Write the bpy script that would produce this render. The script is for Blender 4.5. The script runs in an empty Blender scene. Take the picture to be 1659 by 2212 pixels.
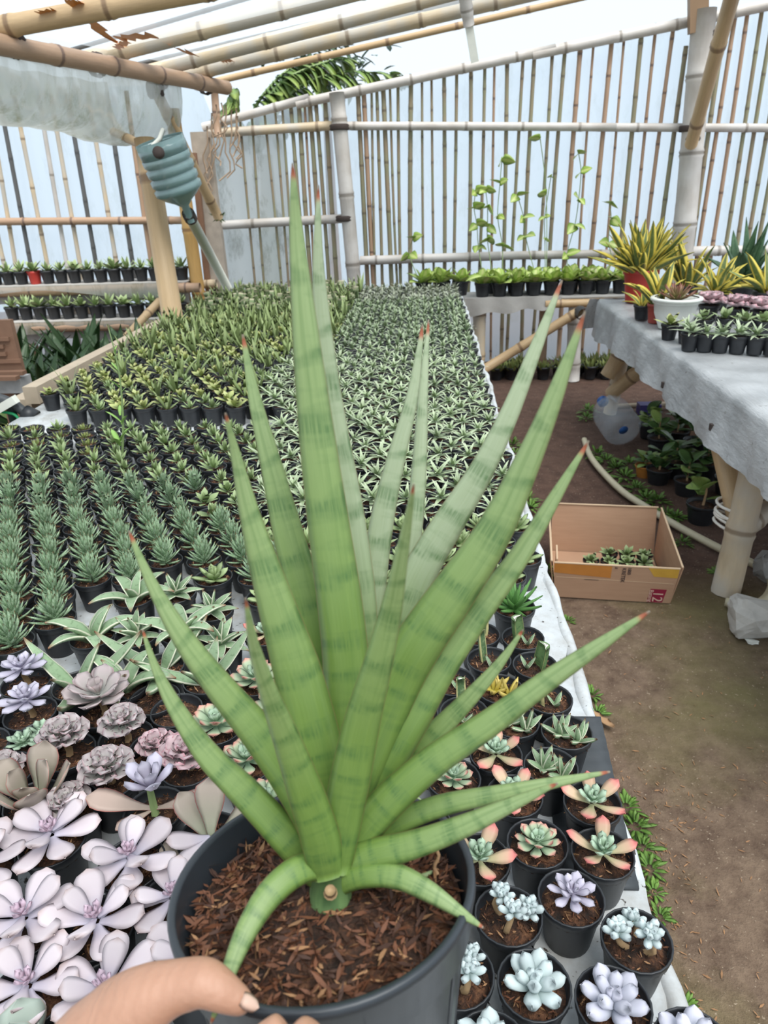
import bpy, math, random
import numpy as np
from mathutils import Vector, Matrix
random.seed(7); RNG = np.random.default_rng(7)
SC = bpy.context.scene; COL = SC.collection
# ---------------------------------------------------------------- camera (calibrated on the photograph, 1659 x 2212)
FPX, CX, CY = 1550.0, 829.5, 1106.0
def nrm(v): v = np.array(v, float); return v/np.linalg.norm(v)
Yc = nrm([920-CX, -(385-CY), -FPX]); dn = nrm([950-CX, -(4450-CY), -FPX])
Zc = -nrm(dn-dn.dot(Yc)*Yc); Xc = np.cross(Yc, Zc)
CM = np.array([Xc, Yc, Zc]); CAM = np.array([0, 0, 1.5])
def ray(px, py): return CM@np.array([(px-CX)/FPX, (CY-py)/FPX, -1])
def onz(px, py, z): d = ray(px, py); return CAM+d*(z-CAM[2])/d[2]
def ony(px, py, Y): d = ray(px, py); return CAM+d*(Y-CAM[1])/d[1]
def onx(px, py, X): d = ray(px, py); return CAM+d*(X-CAM[0])/d[0]
def ond(px, py, dep): return CAM+ray(px, py)*dep
def proj(p): c = CM.T@(np.array(p, float)-CAM); return CX-FPX*c[0]/c[2], CY+FPX*c[1]/c[2], -c[2]
cd = bpy.data.cameras.new('camera'); cam = bpy.data.objects.new('camera', cd); COL.objects.link(cam)
cam.matrix_world = Matrix.Translation(CAM.tolist()) @ Matrix(CM.tolist()).to_4x4()
cd.sensor_fit = 'VERTICAL'; cd.sensor_height = 36; cd.lens = FPX/2212*36; cd.clip_start = .02; cd.clip_end = 100
cd.dof.use_dof = True; cd.dof.focus_distance = .95; cd.dof.aperture_fstop = 11
SC.camera = cam
# ---------------------------------------------------------------- sky, sun, exposure
w = bpy.data.worlds.new('overcast_sky'); SC.world = w; w.use_nodes = True
bg = w.node_tree.nodes['Background']; bg.inputs[0].default_value = (.80, .91, 1, 1); bg.inputs[1].default_value = .88
sl = bpy.data.lights.new('sun', 'SUN'); sl.energy = 3.4; sl.angle = math.radians(40); sl.color = (1, .97, .92)
so = bpy.data.objects.new('sun', sl); COL.objects.link(so); so.rotation_euler = (math.radians(22), math.radians(18), 0); so.location = (1, -1, 6)
vs = SC.view_settings; vs.view_transform = 'Standard'; vs.look = 'None'; vs.exposure = .46; vs.gamma = 1; vs.use_curve_mapping = False
# ---------------------------------------------------------------- materials
MATS = {}
class NT:
    def __init__(s, name, rough=.5):
        s.m = bpy.data.materials.new(name); s.m.use_nodes = True; s.t = s.m.node_tree
        s.b = s.t.nodes['Principled BSDF']; s.b.inputs['Roughness'].default_value = rough; MATS[name] = s.m
    def n(s, typ, **kw):
        x = s.t.nodes.new(typ)
        for k, v in kw.items():
            if k in x.inputs.keys() if hasattr(x.inputs, 'keys') else False: s.put(x.inputs[k], v)
            else: setattr(x, k, v)
        return x
    def put(s, inp, v):
        if hasattr(v, 'is_output'): s.t.links.new(v, inp)
        elif isinstance(v, (tuple, list)) and len(v) == 3 and inp.type == 'RGBA': inp.default_value = (*v, 1)
        else: inp.default_value = v
    def coord(s, kind='Object'): return s.n('ShaderNodeTexCoord').outputs[kind]
    def mapped(s, src, scale): m = s.n('ShaderNodeMapping'); s.put(m.inputs['Vector'], src); m.inputs['Scale'].default_value = scale; return m.outputs[0]
    def noise(s, vec, scale=5, detail=3, rough=.5, col=False):
        x = s.n('ShaderNodeTexNoise'); s.put(x.inputs['Vector'], vec); x.inputs['Scale'].default_value = scale; x.inputs['Detail'].default_value = detail; x.inputs['Roughness'].default_value = rough
        return x.outputs['Color' if col else 'Fac']
    def ramp(s, fac, stops, interp='LINEAR'):
        r = s.n('ShaderNodeValToRGB'); s.put(r.inputs[0], fac); e = r.color_ramp; e.interpolation = interp
        while len(e.elements) < len(stops): e.elements.new(.5)
        for el, (p, c) in zip(e.elements, stops): el.position = p; el.color = (*c, 1) if not isinstance(c, (int, float)) else (c, c, c, 1)
        return r.outputs[0]
    def mix(s, fac, a, b, mode='MIX'):
        x = s.n('ShaderNodeMix', data_type='RGBA', blend_type=mode); s.put(x.inputs[0], fac); s.put(x.inputs[6], a); s.put(x.inputs[7], b); return x.outputs[2]
    def math(s, op, a, b=0.): x = s.n('ShaderNodeMath', operation=op); s.put(x.inputs[0], a); s.put(x.inputs[1], b); return x.outputs[0]
    def uv(s):
        x = s.n('ShaderNodeSeparateXYZ'); s.put(x.inputs[0], s.coord('UV')); return x.outputs[0], x.outputs[1]
    def col(s, c): s.put(s.b.inputs['Base Color'], c)
    def bump(s, h, st=.3, dist=.01):
        x = s.n('ShaderNodeBump'); s.put(x.inputs['Height'], h); x.inputs['Strength'].default_value = st; x.inputs['Distance'].default_value = dist; s.put(s.b.inputs['Normal'], x.outputs[0])
    def rnd(s): return s.n('ShaderNodeObjectInfo').outputs['Random']
def flat(name, c, rough=.5, var=.15, scale=30, bump=0):
    t = NT(name, rough); f = t.noise(t.coord(), scale, 3)
    t.col(t.mix(f, tuple(x*(1-var) for x in c), tuple(min(1, x*(1+var)) for x in c)))
    if bump: t.bump(f, bump)
    return t.m
def leafmat(name, c, c2=None, tip=None, tipv=.85, band=None, bscale=14, bthr=.55, margin=None, mw=.12, base=None, var=.18, rough=.45, central=None):
    t = NT(name, rough); u, v = t.uv(); n = t.noise(t.coord('Object'), 60, 2)
    colr = t.mix(n, tuple(x*(1-var) for x in c), tuple(min(1, x*(1+var)) for x in c))
    if c2: colr = t.mix(t.ramp(v, [(0.15, 0.), (.8, 1.)]), colr, c2)
    if base: colr = t.mix(t.ramp(v, [(0., 1.), (.45, 0.)]), colr, base)
    if band:
        bn = t.noise(t.mapped(t.coord('UV'), (2.2, bscale, 1)), 1., 4, .65)
        colr = t.mix(t.ramp(bn, [(bthr-.05, 0.), (bthr+.07, 1.)]), colr, band)
    if central: colr = t.mix(t.ramp(t.math('ABSOLUTE', t.math('SUBTRACT', u, .5)), [(.1, 1.), (.2, 0.)]), colr, central)
    if margin: colr = t.mix(t.ramp(t.math('ABSOLUTE', t.math('SUBTRACT', u, .5)), [(.5-mw, 0.), (.5-mw*.6, 1.)]), colr, margin)
    if tip: colr = t.mix(t.ramp(v, [(tipv-.12, 0.), (min(1, tipv+.08), 1.)]), colr, tip)
    hue = t.n('ShaderNodeHueSaturation'); t.put(hue.inputs['Color'], colr)
    t.put(hue.inputs['Value'], t.math('ADD', t.math('MULTIPLY', t.rnd(), .3), .85)); t.col(hue.outputs[0])
    t.b.inputs['Specular IOR Level'].default_value = .35
    return t.m
def sheet(name, tint, transp, transl, gloss=.05, stain=None, dens=None):
    """thin plastic film: part clear, part milky"""
    t = NT(name); nt = t.t; out = nt.nodes['Material Output']; nt.nodes.remove(t.b)
    tr = t.n('ShaderNodeBsdfTransparent'); tl = t.n('ShaderNodeBsdfTranslucent'); df = t.n('ShaderNodeBsdfDiffuse'); gl = t.n('ShaderNodeBsdfGlossy'); gl.inputs['Roughness'].default_value = .2
    c = tint
    if stain:
        f = t.ramp(t.noise(t.mapped(t.coord(), (3, 3, 1.2)), 2.2, 6, .7), [(.52, 0.), (.7, 1.)]); c = t.mix(f, tint, stain)
    for x in (tl, df): t.put(x.inputs['Color'], c)
    tr.inputs['Color'].default_value = (*[min(1, .3+.7*k) for k in tint], 1)
    m1 = t.n('ShaderNodeMixShader'); m1.inputs[0].default_value = transl; nt.links.new(df.outputs[0], m1.inputs[1]); nt.links.new(tl.outputs[0], m1.inputs[2])
    m2 = t.n('ShaderNodeMixShader'); m2.inputs[0].default_value = transp; nt.links.new(m1.outputs[0], m2.inputs[1]); nt.links.new(tr.outputs[0], m2.inputs[2])
    m3 = t.n('ShaderNodeMixShader'); m3.inputs[0].default_value = gloss; nt.links.new(m2.outputs[0], m3.inputs[1]); nt.links.new(gl.outputs[0], m3.inputs[2])
    nt.links.new(m3.outputs[0], out.inputs[0]); return t.m
def bamboo(name, c, dark, grey=None):
    t = NT(name, .5); u, v = t.uv(); n = t.noise(t.mapped(t.coord('UV'), (6, 1.2, 1)), 3, 5, .6)
    cc = t.mix(n, tuple(x*.75 for x in c), tuple(min(1, x*1.2) for x in c))
    if grey: cc = t.mix(t.ramp(t.noise(t.coord(), 5, 4), [(.4, 0.), (.6, 1.)]), cc, grey)
    fr = t.math('FRACT', v)
    cc = t.mix(t.ramp(t.math('ABSOLUTE', t.math('SUBTRACT', fr, .5)), [(.465, 0.), (.485, .75)]), cc, dark)
    t.col(cc); t.bump(n, .15); return t.m
sheet('roof_film', (.93, .97, 1), .72, .7)
sheet('wall_film', (.85, .93, 1), .42, .8, .04, stain=(.72, .78, .8))
sheet('dirty_film', (.74, .73, .69), .22, .75, .04, stain=(.33, .31, .25))
sheet('gutter_film', (.66, .68, .64), .40, .5, .2, stain=(.27, .29, .16))
bamboo('bamboo_tan', (.52, .36, .20), (.16, .09, .05)); bamboo('bamboo_pale', (.58, .46, .31), (.2, .14, .09), (.5, .45, .38))
bamboo('bamboo_grey', (.50, .46, .42), (.2, .17, .14), (.58, .55, .52)); bamboo('bamboo_slat', (.30, .23, .15), (.12, .09, .06), (.26, .25, .15))
bamboo('bamboo_brown', (.40, .26, .17), (.10, .06, .05)); bamboo('bamboo_dark', (.10, .10, .10), (.05, .05, .05)); bamboo('bamboo_gold', (.50, .30, .10), (.2, .1, .04))
flat('weathered_wood', (.42, .36, .30), .8, .3, 14, .3); flat('brown_wood', (.22, .12, .075), .8, .3, 12, .3); flat('plank_wood', (.47, .38, .28), .7, .2, 18, .2)
flat('black_plastic', (.022, .024, .028), .42, .4, 40); flat('hero_plastic', (.030, .036, .044), .38, .35, 20); flat('grey_plastic', (.05, .055, .06), .5, .3, 20)
flat('red_plastic', (.42, .035, .025), .45); flat('terracotta_plastic', (.30, .05, .035), .5); flat('white_plastic', (.74, .75, .70), .35, .05)
flat('pvc_white', (.72, .72, .64), .4, .08); flat('blue_plastic', (.03, .13, .42), .35); flat('cord_dark', (.05, .035, .03), .8); flat('rope_white', (.75, .72, .66), .7)
flat('stone', (.48, .46, .43), .9, .3, 25, .6); flat('mortar_grey', (.38, .38, .38), .9, .3, 20, .4); flat('husk_pale', (.34, .18, .085), .8, .45, 60); flat('husk_brown', (.155, .058, .026), .7, .55, 50); flat('husk_dark', (.06, .024, .013), .7, .5, 50)
flat('dry_leaf', (.42, .25, .13), .8); flat('hose', (.62, .56, .40), .5, .1); flat('orange_tape', (.68, .24, .04), .35, .25, 20); flat('gold_tape', (.62, .36, .06), .3, .2, 20); flat('brown_tape', (.55, .22, .05), .3, .2, 20)
flat('ink', (.045, .03, .035), .7); flat('red_print', (.28, .012, .045), .6); flat('pale_print', (.72, .5, .4), .7); flat('green_cord', (.02, .35, .13), .5); flat('purple_plastic', (.06, .05, .2), .4)
flat('stem_tan', (.42, .27, .14), .7, .3, 60, .3); flat('stem_green', (.22, .30, .12), .6); flat('cut_white', (.8, .76, .66), .6); flat('root', (.36, .26, .18), .9); flat('moss', (.05, .085, .02), .9, .5, 30)
t = NT('soil', .9); n1 = t.noise(t.coord(), 70, 5, .7); t.col(t.ramp(n1, [(.32, (.010, .007, .005)), (.5, (.05, .022, .012)), (.62, (.14, .06, .028)), (.75, (.32, .17, .085))])); t.bump(n1, .9, .01)
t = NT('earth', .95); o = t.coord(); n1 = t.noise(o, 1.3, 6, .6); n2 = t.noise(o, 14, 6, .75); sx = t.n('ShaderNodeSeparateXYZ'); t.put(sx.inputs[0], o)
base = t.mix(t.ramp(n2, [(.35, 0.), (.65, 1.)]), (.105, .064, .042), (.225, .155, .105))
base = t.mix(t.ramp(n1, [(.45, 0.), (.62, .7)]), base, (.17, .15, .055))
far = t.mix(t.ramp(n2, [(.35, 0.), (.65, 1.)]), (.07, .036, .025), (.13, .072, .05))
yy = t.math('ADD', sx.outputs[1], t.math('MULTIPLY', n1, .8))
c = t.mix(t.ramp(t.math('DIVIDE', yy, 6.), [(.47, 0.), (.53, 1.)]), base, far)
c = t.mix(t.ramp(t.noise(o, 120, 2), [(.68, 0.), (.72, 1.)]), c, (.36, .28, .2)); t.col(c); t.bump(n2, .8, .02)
t = NT('table_cover', .55); o = t.coord(); n2 = t.noise(o, 9, 6, .7); c = t.mix(t.ramp(n2, [(.4, 0.), (.75, 1.)]), (.62, .65, .67), (.36, .34, .31)); c = t.mix(t.ramp(t.noise(o, 60, 3, .7), [(.64, 0.), (.7, 1.)]), c, (.06, .045, .035)); t.col(c); t.bump(n2, .2)
t = NT('tarp', .38); o = t.coord(); n1 = t.noise(o, 2.5, 6, .65); n2 = t.noise(t.mapped(o, (30, 4, 12)), 2, 4, .6); c = t.mix(t.ramp(n1, [(.3, 0.), (.7, 1.)]), (.25, .255, .26), (.50, .505, .51)); c = t.mix(t.ramp(t.noise(o, 35, 3, .6), [(.66, 0.), (.74, 1.)]), c, (.2, .19, .18)); t.col(c); t.bump(n2, .35, .02)
t = NT('cloth', .8); o = t.coord(); n1 = t.noise(o, 4, 6, .65); t.col(t.mix(n1, (.25, .235, .22), (.5, .48, .45))); t.bump(n1, .4, .02)
t = NT('cardboard', .85); o = t.coord(); n1 = t.noise(t.mapped(o, (1, 1, 8)), 8, 4, .6); t.col(t.mix(n1, (.40, .235, .145), (.52, .325, .21)))
t = NT('cardboard_edge', .9); t.col((.62, .45, .3))
t = NT('skin', .5); n1 = t.noise(t.coord(), 35, 4, .6); n2 = t.noise(t.mapped(t.coord(), (1, 1, 1)), 300, 3); t.col(t.mix(n1, (.40, .205, .13), (.53, .295, .20))); wv = t.n('ShaderNodeTexWave'); t.put(wv.inputs['Vector'], t.coord()); wv.inputs['Scale'].default_value = 45; wv.inputs['Distortion'].default_value = 9; wv.inputs['Detail'].default_value = 3; t.bump(t.math('ADD', t.math('MULTIPLY', wv.outputs['Fac'], .6), n2), .28, .0012)
t.b.inputs['Subsurface Weight'].default_value = .12; t.b.inputs['Subsurface Radius'].default_value = (.008, .003, .002)
flat('nail', (.62, .42, .33), .3, .05)
def glassy(name, c, a):
    t = NT(name, .12); t.col(c); t.b.inputs['Alpha'].default_value = a; t.b.inputs['Specular IOR Level'].default_value = .8
glassy('clear_plastic', (.70, .78, .86), .20); glassy('teal_plastic', (.19, .29, .29), .85); glassy('algae_plastic', (.06, .10, .075), .94)
# leaves
for HNAME, PALE in (('hero_leaf', 0.), ('hero_pale', 1.)):
  t = NT(HNAME, .42); u, v = t.uv(); o = t.coord('UV')
  n1 = t.noise(t.mapped(o, (14, 5, 1)), 1.5, 5, .7); c = t.mix(n1, (.115, .20, .035), (.20, .305, .075))
  c = t.mix(t.ramp(v, [(.35, 0.), (.8, .8)]), c, t.mix(n1, (.22, .31, .12), (.33, .41, .21)))
  c = t.mix(t.ramp(t.noise(t.mapped(o, (3, 1.2, 1)), 1.7, 3, .6), [(.5, 0.), (.68, .45)]), c, (.085, .17, .04))
  if PALE: c = t.mix(t.ramp(v, [(.1, 0.), (.4, .8)]), c, t.mix(n1, (.27, .33, .19), (.42, .47, .34)))
  bn = t.noise(t.mapped(o, (.22, 15, 1)), 1., 3, .6); fine = t.noise(t.mapped(o, (40, 14, 1)), 1, 3, .7)
  bandf = t.math('MULTIPLY', t.ramp(bn, [(.50, 0.), (.62, 1.)]), t.ramp(fine, [(.38, .1), (.60, 1.)]))
  c = t.mix(t.math('MULTIPLY', bandf, .85), c, (.055, .135, .035)); c = t.mix(t.ramp(t.math('ABSOLUTE', t.math('SUBTRACT', u, .5)), [(.485, 0.), (.497, 1.)]), c, (.30, .2, .08))
  c = t.mix(t.ramp(v, [(.955, 0.), (.97, 1.)]), c, (.42, .13, .07)); c = t.mix(t.ramp(v, [(.985, 0.), (.995, 1.)]), c, (.5, .42, .33)); t.col(c); t.bump(n1, .08)
leafmat('zebra_leaf', (.115, .215, .10), band=(.50, .60, .44), bscale=30, bthr=.53, tip=(.28, .17, .08), tipv=.97, c2=(.24, .36, .20))
leafmat('haworthia_leaf', (.19, .27, .10), c2=(.33, .41, .20), band=(.34, .42, .24), bscale=12, bthr=.6)
leafmat('moss_leaf', (.17, .22, .07), c2=(.27, .31, .10), tip=(.35, .22, .1), tipv=.95)
leafmat('star_leaf', (.28, .36, .19), c2=(.50, .56, .38), band=(.17, .24, .12), bscale=8, bthr=.58)
leafmat('dense_leaf', (.19, .26, .14), c2=(.37, .44, .28), tip=(.36, .3, .2), tipv=.97)
leafmat('grey_leaf', (.27, .31, .21), c2=(.42, .45, .34), tip=(.42, .36, .28), tipv=.93)
leafmat('tuft_leaf', (.16, .22, .075), c2=(.30, .37, .15), band=(.27, .32, .18), bscale=10, bthr=.6)
leafmat('olive_leaf', (.25, .31, .095), c2=(.42, .45, .18), tip=(.40, .28, .12), tipv=.95)
leafmat('cut_leaf_far', (.11, .165, .07), c2=(.21, .28, .13), tip=(.66, .58, .42), tipv=.96)
leafmat('boat_leaf', (.185, .27, .15), c2=(.27, .37, .22), band=(.135, .205, .105), bscale=12, bthr=.58, margin=(.70, .70, .54), mw=.11, tip=(.3, .14, .08), tipv=.97)
leafmat('ghost_leaf', (.55, .475, .52), c2=(.60, .52, .545), base=(.47, .44, .53), var=.14, tip=(.48, .37, .36), tipv=.99, rough=.6)
leafmat('ghost_core', (.58, .44, .52), var=.1, rough=.6)
leafmat('lilac_leaf', (.40, .37, .47), c2=(.49, .455, .54), var=.1, rough=.6)
leafmat('paddle_leaf', (.26, .275, .19), c2=(.38, .315, .26), margin=(.45, .2, .17), mw=.05, rough=.5)
leafmat('paddle_bronze', (.35, .27, .22), c2=(.42, .31, .26), margin=(.48, .2, .17), mw=.05, rough=.5)
leafmat('frill_leaf', (.33, .36, .31), c2=(.44, .38, .38), margin=(.50, .34, .36), mw=.08, rough=.6)
leafmat('frill_pink', (.38, .36, .34), c2=(.52, .38, .40), margin=(.62, .34, .38), mw=.09, rough=.6)
leafmat('graypink_leaf', (.36, .36, .33), c2=(.45, .375, .37), margin=(.5, .36, .36), mw=.06, rough=.6)
leafmat('mint_leaf', (.27, .40, .27), c2=(.39, .50, .37), rough=.55)
leafmat('pinktip_leaf', (.25, .37, .24), c2=(.41, .48, .32), tip=(.62, .27, .22), tipv=.88, rough=.5)
leafmat('pink_leaf', (.46, .45, .26), c2=(.62, .36, .26), tip=(.66, .20, .18), tipv=.85, rough=.5)
leafmat('red_leaf', (.55, .22, .18), c2=(.62, .14, .14), rough=.5)
leafmat('bluewhite_leaf', (.45, .54, .53), c2=(.53, .60, .60), var=.08, rough=.6)
leafmat('palelilac_leaf', (.47, .50, .56), c2=(.54, .53, .61), var=.08, rough=.6)
leafmat('palegreen_leaf', (.44, .52, .36), c2=(.50, .57, .45), var=.08, rough=.6)
leafmat('bluegreen_leaf', (.26, .33, .29), c2=(.33, .38, .33), margin=(.45, .4, .33), mw=.04, rough=.55)
leafmat('sanse_green', (.05, .10, .05), c2=(.07, .14, .07), band=(.13, .2, .11), bscale=14, bthr=.58)
leafmat('sanse_yellow', (.12, .17, .055), margin=(.72, .58, .11), mw=.27, band=(.2, .24, .1), bscale=12)
leafmat('sanse_cut', (.12, .20, .075), band=(.07, .13, .05), bscale=10, margin=(.3, .33, .14), mw=.05)
leafmat('sanse_stripe', (.08, .14, .06), margin=(.60, .55, .26), mw=.16, band=(.2, .26, .13), bscale=8)
leafmat('yellow_leaf', (.48, .40, .07), c2=(.55, .42, .12))
leafmat('jade_leaf', (.08, .20, .05), c2=(.13, .28, .08), rough=.35)
leafmat('pothos_leaf', (.24, .37, .06), c2=(.34, .46, .10), central=(.5, .56, .2), rough=.35)
leafmat('pothos_white', (.42, .48, .2), c2=(.55, .56, .28), central=(.2, .33, .08), rough=.35)
leafmat('hoya_leaf', (.065, .135, .045), c2=(.10, .19, .06), rough=.35)
leafmat('hoya_light', (.22, .35, .09), c2=(.3, .42, .12), rough=.35)
leafmat('weed_leaf', (.11, .22, .04), c2=(.17, .3, .06)); leafmat('bright_weed', (.25, .44, .10), c2=(.3, .5, .13))
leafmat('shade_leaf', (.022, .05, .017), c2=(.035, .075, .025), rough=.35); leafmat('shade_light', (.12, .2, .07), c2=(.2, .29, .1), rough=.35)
leafmat('banana_leaf', (.10, .19, .05), c2=(.22, .30, .07), band=(.3, .24, .08), bscale=30, bthr=.62); leafmat('tree_leaf', (.05, .09, .04))
leafmat('red_rosette', (.24, .28, .10), c2=(.30, .15, .10), tip=(.33, .1, .08), tipv=.9)
# ---------------------------------------------------------------- mesh helpers.  a geo is (V, F quads, UV per vertex)
PROF = {'lance': [(0, .62), (.3, 1), (.65, .75), (.9, .3), (1, .02)], 'taper': [(0, 1), (.35, .86), (.7, .5), (.9, .2), (1, .02)],
        'spat': [(0, .26), (.2, .42), (.42, .76), (.58, .95), (.7, 1), (.82, .94), (.9, .78), (.955, .55), (.985, .32), (1, .08)], 'paddle': [(0, .16), (.2, .3), (.4, .58), (.58, .88), (.72, 1), (.84, .95), (.92, .76), (.97, .5), (1, .12)],
        'ovate': [(0, .45), (.3, .85), (.55, 1), (.8, .75), (.94, .35), (1, .03)], 'fat': [(0, .35), (.2, .75), (.5, 1), (.8, .95), (.95, .55), (1, .08)],
        'heart': [(0, .3), (.06, .8), (.25, 1), (.5, .85), (.8, .45), (1, .03)], 'strap': [(0, .8), (.3, 1), (.8, .85), (.95, .45), (1, .05)], 'cut': [(0, .7), (.3, 1), (.7, .95), (1, .9)]}
def pf(name, v): p = PROF[name]; return float(np.interp(v, [a for a, b in p], [b for a, b in p]))
def loopq(ns, k):
    F = []
    for i in range(ns):
        for j in range(k):
            F.append((i*k+j, i*k+(j+1) % k, (i+1)*k+(j+1) % k, (i+1)*k+j))
    return F
def capq(o, k, flip=False):
    F = []
    for i in range(k//2-1):
        q = (o+i, o+i+1, o+k-2-i, o+k-1-i); F.append(q if flip else q[::-1])
    return F
def xsec(m, T, W, ch):
    """closed section across Y, W wide; returns offsets (y,z) and u"""
    S = np.linspace(-1, 1, m+1); out = []
    for s in S: out.append((s*W/2, T/2*math.sqrt(max(0, 1-s*s))+ch*W*s*s, (s+1)/2))
    for s in S[::-1][1:-1]: out.append((s*W/2, -T/2*math.sqrt(max(0, 1-s*s))+ch*W*s*s, (s+1)/2))
    return out
def leafgeo(L, W, T, bend=0, ns=6, m=2, ch=.1, prof='lance', wave=0, wn=3, twist=0):
    V = []; U = []; x = z = 0.; a = -bend*.3; vv = [(i/ns)**.92 for i in range(ns+1)]
    k = 2*m
    for i, v in enumerate(vv):
        if i:
            ds = (v-vv[i-1])*L; a += bend*(v-vv[i-1]); x += math.cos(a)*ds; z += math.sin(a)*ds
        wv = pf(prof, v)
        for (yy, zz, uu) in xsec(m, T*(.35+.65*wv), W*wv, ch):
            if wave: zz += wave*W*math.sin(v*wn*6.28+uu*9)*(abs(uu-.5)*2)**2
            V.append((x-math.sin(a)*zz, yy, z+math.cos(a)*zz)); U.append((uu, v))
    F = loopq(ns, k)+capq(0, k, True)+capq(ns*k, k)
    return np.array(V), np.array(F), np.array(U)
def xf(g, M): V, F, U = g; A = np.array(M); return V@A[:3, :3].T+A[:3, 3], F, U
def merge(gs):
    Vs, Fs, Us = [], [], []; o = 0
    for V, F, U in gs: Vs.append(V); Fs.append(F+o); Us.append(U); o += len(V)
    return np.concatenate(Vs), np.concatenate(Fs), np.concatenate(Us)
def mesh(name, g, mat, smooth=True):
    V, F, U = g; me = bpy.data.meshes.new(name); nv, nf = len(V), len(F)
    me.vertices.add(nv); me.vertices.foreach_set('co', np.asarray(V, np.float32).ravel())
    me.loops.add(nf*4); me.loops.foreach_set('vertex_index', np.asarray(F, np.int32).ravel())
    me.polygons.add(nf); me.polygons.foreach_set('loop_start', np.arange(0, nf*4, 4, dtype=np.int32))
    uv = me.uv_layers.new(name='UVMap'); uv.data.foreach_set('uv', np.asarray(U, np.float32)[np.asarray(F).ravel()].ravel())
    me.polygons.foreach_set('use_smooth', [smooth]*nf); me.update(calc_edges=True); me.validate()
    me.materials.append(MATS[mat]); return me
def TR(loc=(0, 0, 0), rz=0, el=0, s=1, roll=0): return Matrix.Translation(loc) @ Matrix.Rotation(rz, 4, 'Z') @ Matrix.Rotation(-el, 4, 'Y') @ Matrix.Rotation(roll, 4, 'X') @ Matrix.Scale(s, 4)
def lathe(prof, n=24):
    V = []; U = []
    for i, (r, z) in enumerate(prof):
        for j in range(n): a = 6.28318*j/n; V.append((r*math.cos(a), r*math.sin(a), z)); U.append((j/n, i/(len(prof)-1)))
    return np.array(V), np.array(loopq(len(prof)-1, n)), np.array(U)
def frames(P):
    P = np.array(P, float); T = np.gradient(P, axis=0); T /= np.linalg.norm(T, axis=1)[:, None]+1e-12
    a = np.array([0, 0, 1.]) if abs(T[0][2]) < .9 else np.array([1., 0, 0]); N = []
    for t_ in T: a = a-t_*a.dot(t_); a /= np.linalg.norm(a); N.append(a.copy())
    N = np.array(N); return P, T, N, np.cross(T, N)
def tube(P, R, n=8, caps=True, vs=1.):
    P, T, N, B = frames(P); R = np.broadcast_to(R, len(P)); V = []; U = []; l = 0
    for i in range(len(P)):
        if i: l += np.linalg.norm(P[i]-P[i-1])
        for j in range(n): a = 6.28318*j/n; V.append(P[i]+R[i]*(math.cos(a)*N[i]+math.sin(a)*B[i])); U.append((j/n, l*vs))
    F = loopq(len(P)-1, n)
    if caps: F += capq(0, n, True)+capq((len(P)-1)*n, n)
    return np.array(V), np.array(F), np.array(U)
def spline(P, n):
    P = np.array(P, float); k = len(P); t_ = np.linspace(0, k-1, n); out = []
    for s in t_:
        i = min(int(s), k-2); f = s-i; a, b = P[max(i-1, 0)], P[i]; c, d = P[i+1], P[min(i+2, k-1)]
        out.append(.5*(2*b+(c-a)*f+(2*a-5*b+4*c-d)*f*f+(3*b-a-3*c+d)*f**3))
    return np.array(out)
def pole(A, B, r, r2=None, gap=.3, bow=.006, n=10):
    """bamboo culm with swollen nodes"""
    A = np.array(A, float); B = np.array(B, float); L = np.linalg.norm(B-A); r2 = r2 or r; k = max(1, int(L/gap)); g = 1/k; ph = random.uniform(.15, .85)
    vs = [0.]; sw = [1.]
    for i in range(-1, k+1):
        v = (i+ph)*g; e = .012/L
        for d, s in ((-3*e, 1.), (-e, 1.10), (0, 1.04), (e, 1.11), (3*e, 1.)):
            if 0.005 < v+d < .995: vs.append(v+d); sw.append(s)
    vs.append(1.); sw.append(1.); bd = np.array([random.uniform(-1, 1), random.uniform(-1, 1), random.uniform(-.3, .3)])*bow*L
    P = [A+(B-A)*v+bd*math.sin(v*3.1416) for v in vs]; R = [(r+(r2-r)*v)*s for v, s in zip(vs, sw)]
    V, F, U = tube(P, R, n); U = U.copy(); kk = n
    for i, v in enumerate(vs): U[i*kk:(i+1)*kk, 1] = (v/g-ph)+1.0
    return V, F, U
def box(c, s, R=None):
    x, y, z = [k/2 for k in s]; V = np.array([(-x, -y, -z), (x, -y, -z), (x, y, -z), (-x, y, -z), (-x, -y, z), (x, -y, z), (x, y, z), (-x, y, z)])
    F = np.array([(0, 3, 2, 1), (4, 5, 6, 7), (0, 1, 5, 4), (1, 2, 6, 5), (2, 3, 7, 6), (3, 0, 4, 7)])
    if R is not None: V = V@np.array(R).T
    return V+np.array(c), F, V[:, :2]*1.
def hexa(bot, top):
    V = np.array(list(bot)+list(top), float); F = np.array([(0, 3, 2, 1), (4, 5, 6, 7), (0, 1, 5, 4), (1, 2, 6, 5), (2, 3, 7, 6), (3, 0, 4, 7)]); return V, F, np.zeros((8, 2))
def beam(A, B, w, h, up=(0, 0, 1)):
    A = np.array(A, float); B = np.array(B, float); d = nrm(B-A); s = nrm(np.cross(d, up)); u = np.cross(s, d)
    q = [s*w/2*i+u*h/2*j for i, j in ((-1, -1), (1, -1), (1, 1), (-1, 1))]; return hexa([A+k for k in q], [B+k for k in q])
def grid(fn, nu, nv):
    V = [fn(i/nu, j/nv) for i in range(nu+1) for j in range(nv+1)]; U = [(i/nu, j/nv) for i in range(nu+1) for j in range(nv+1)]
    F = [(i*(nv+1)+j, (i+1)*(nv+1)+j, (i+1)*(nv+1)+j+1, i*(nv+1)+j+1) for i in range(nu) for j in range(nv)]
    return np.array(V, float), np.array(F), np.array(U, float)
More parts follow.
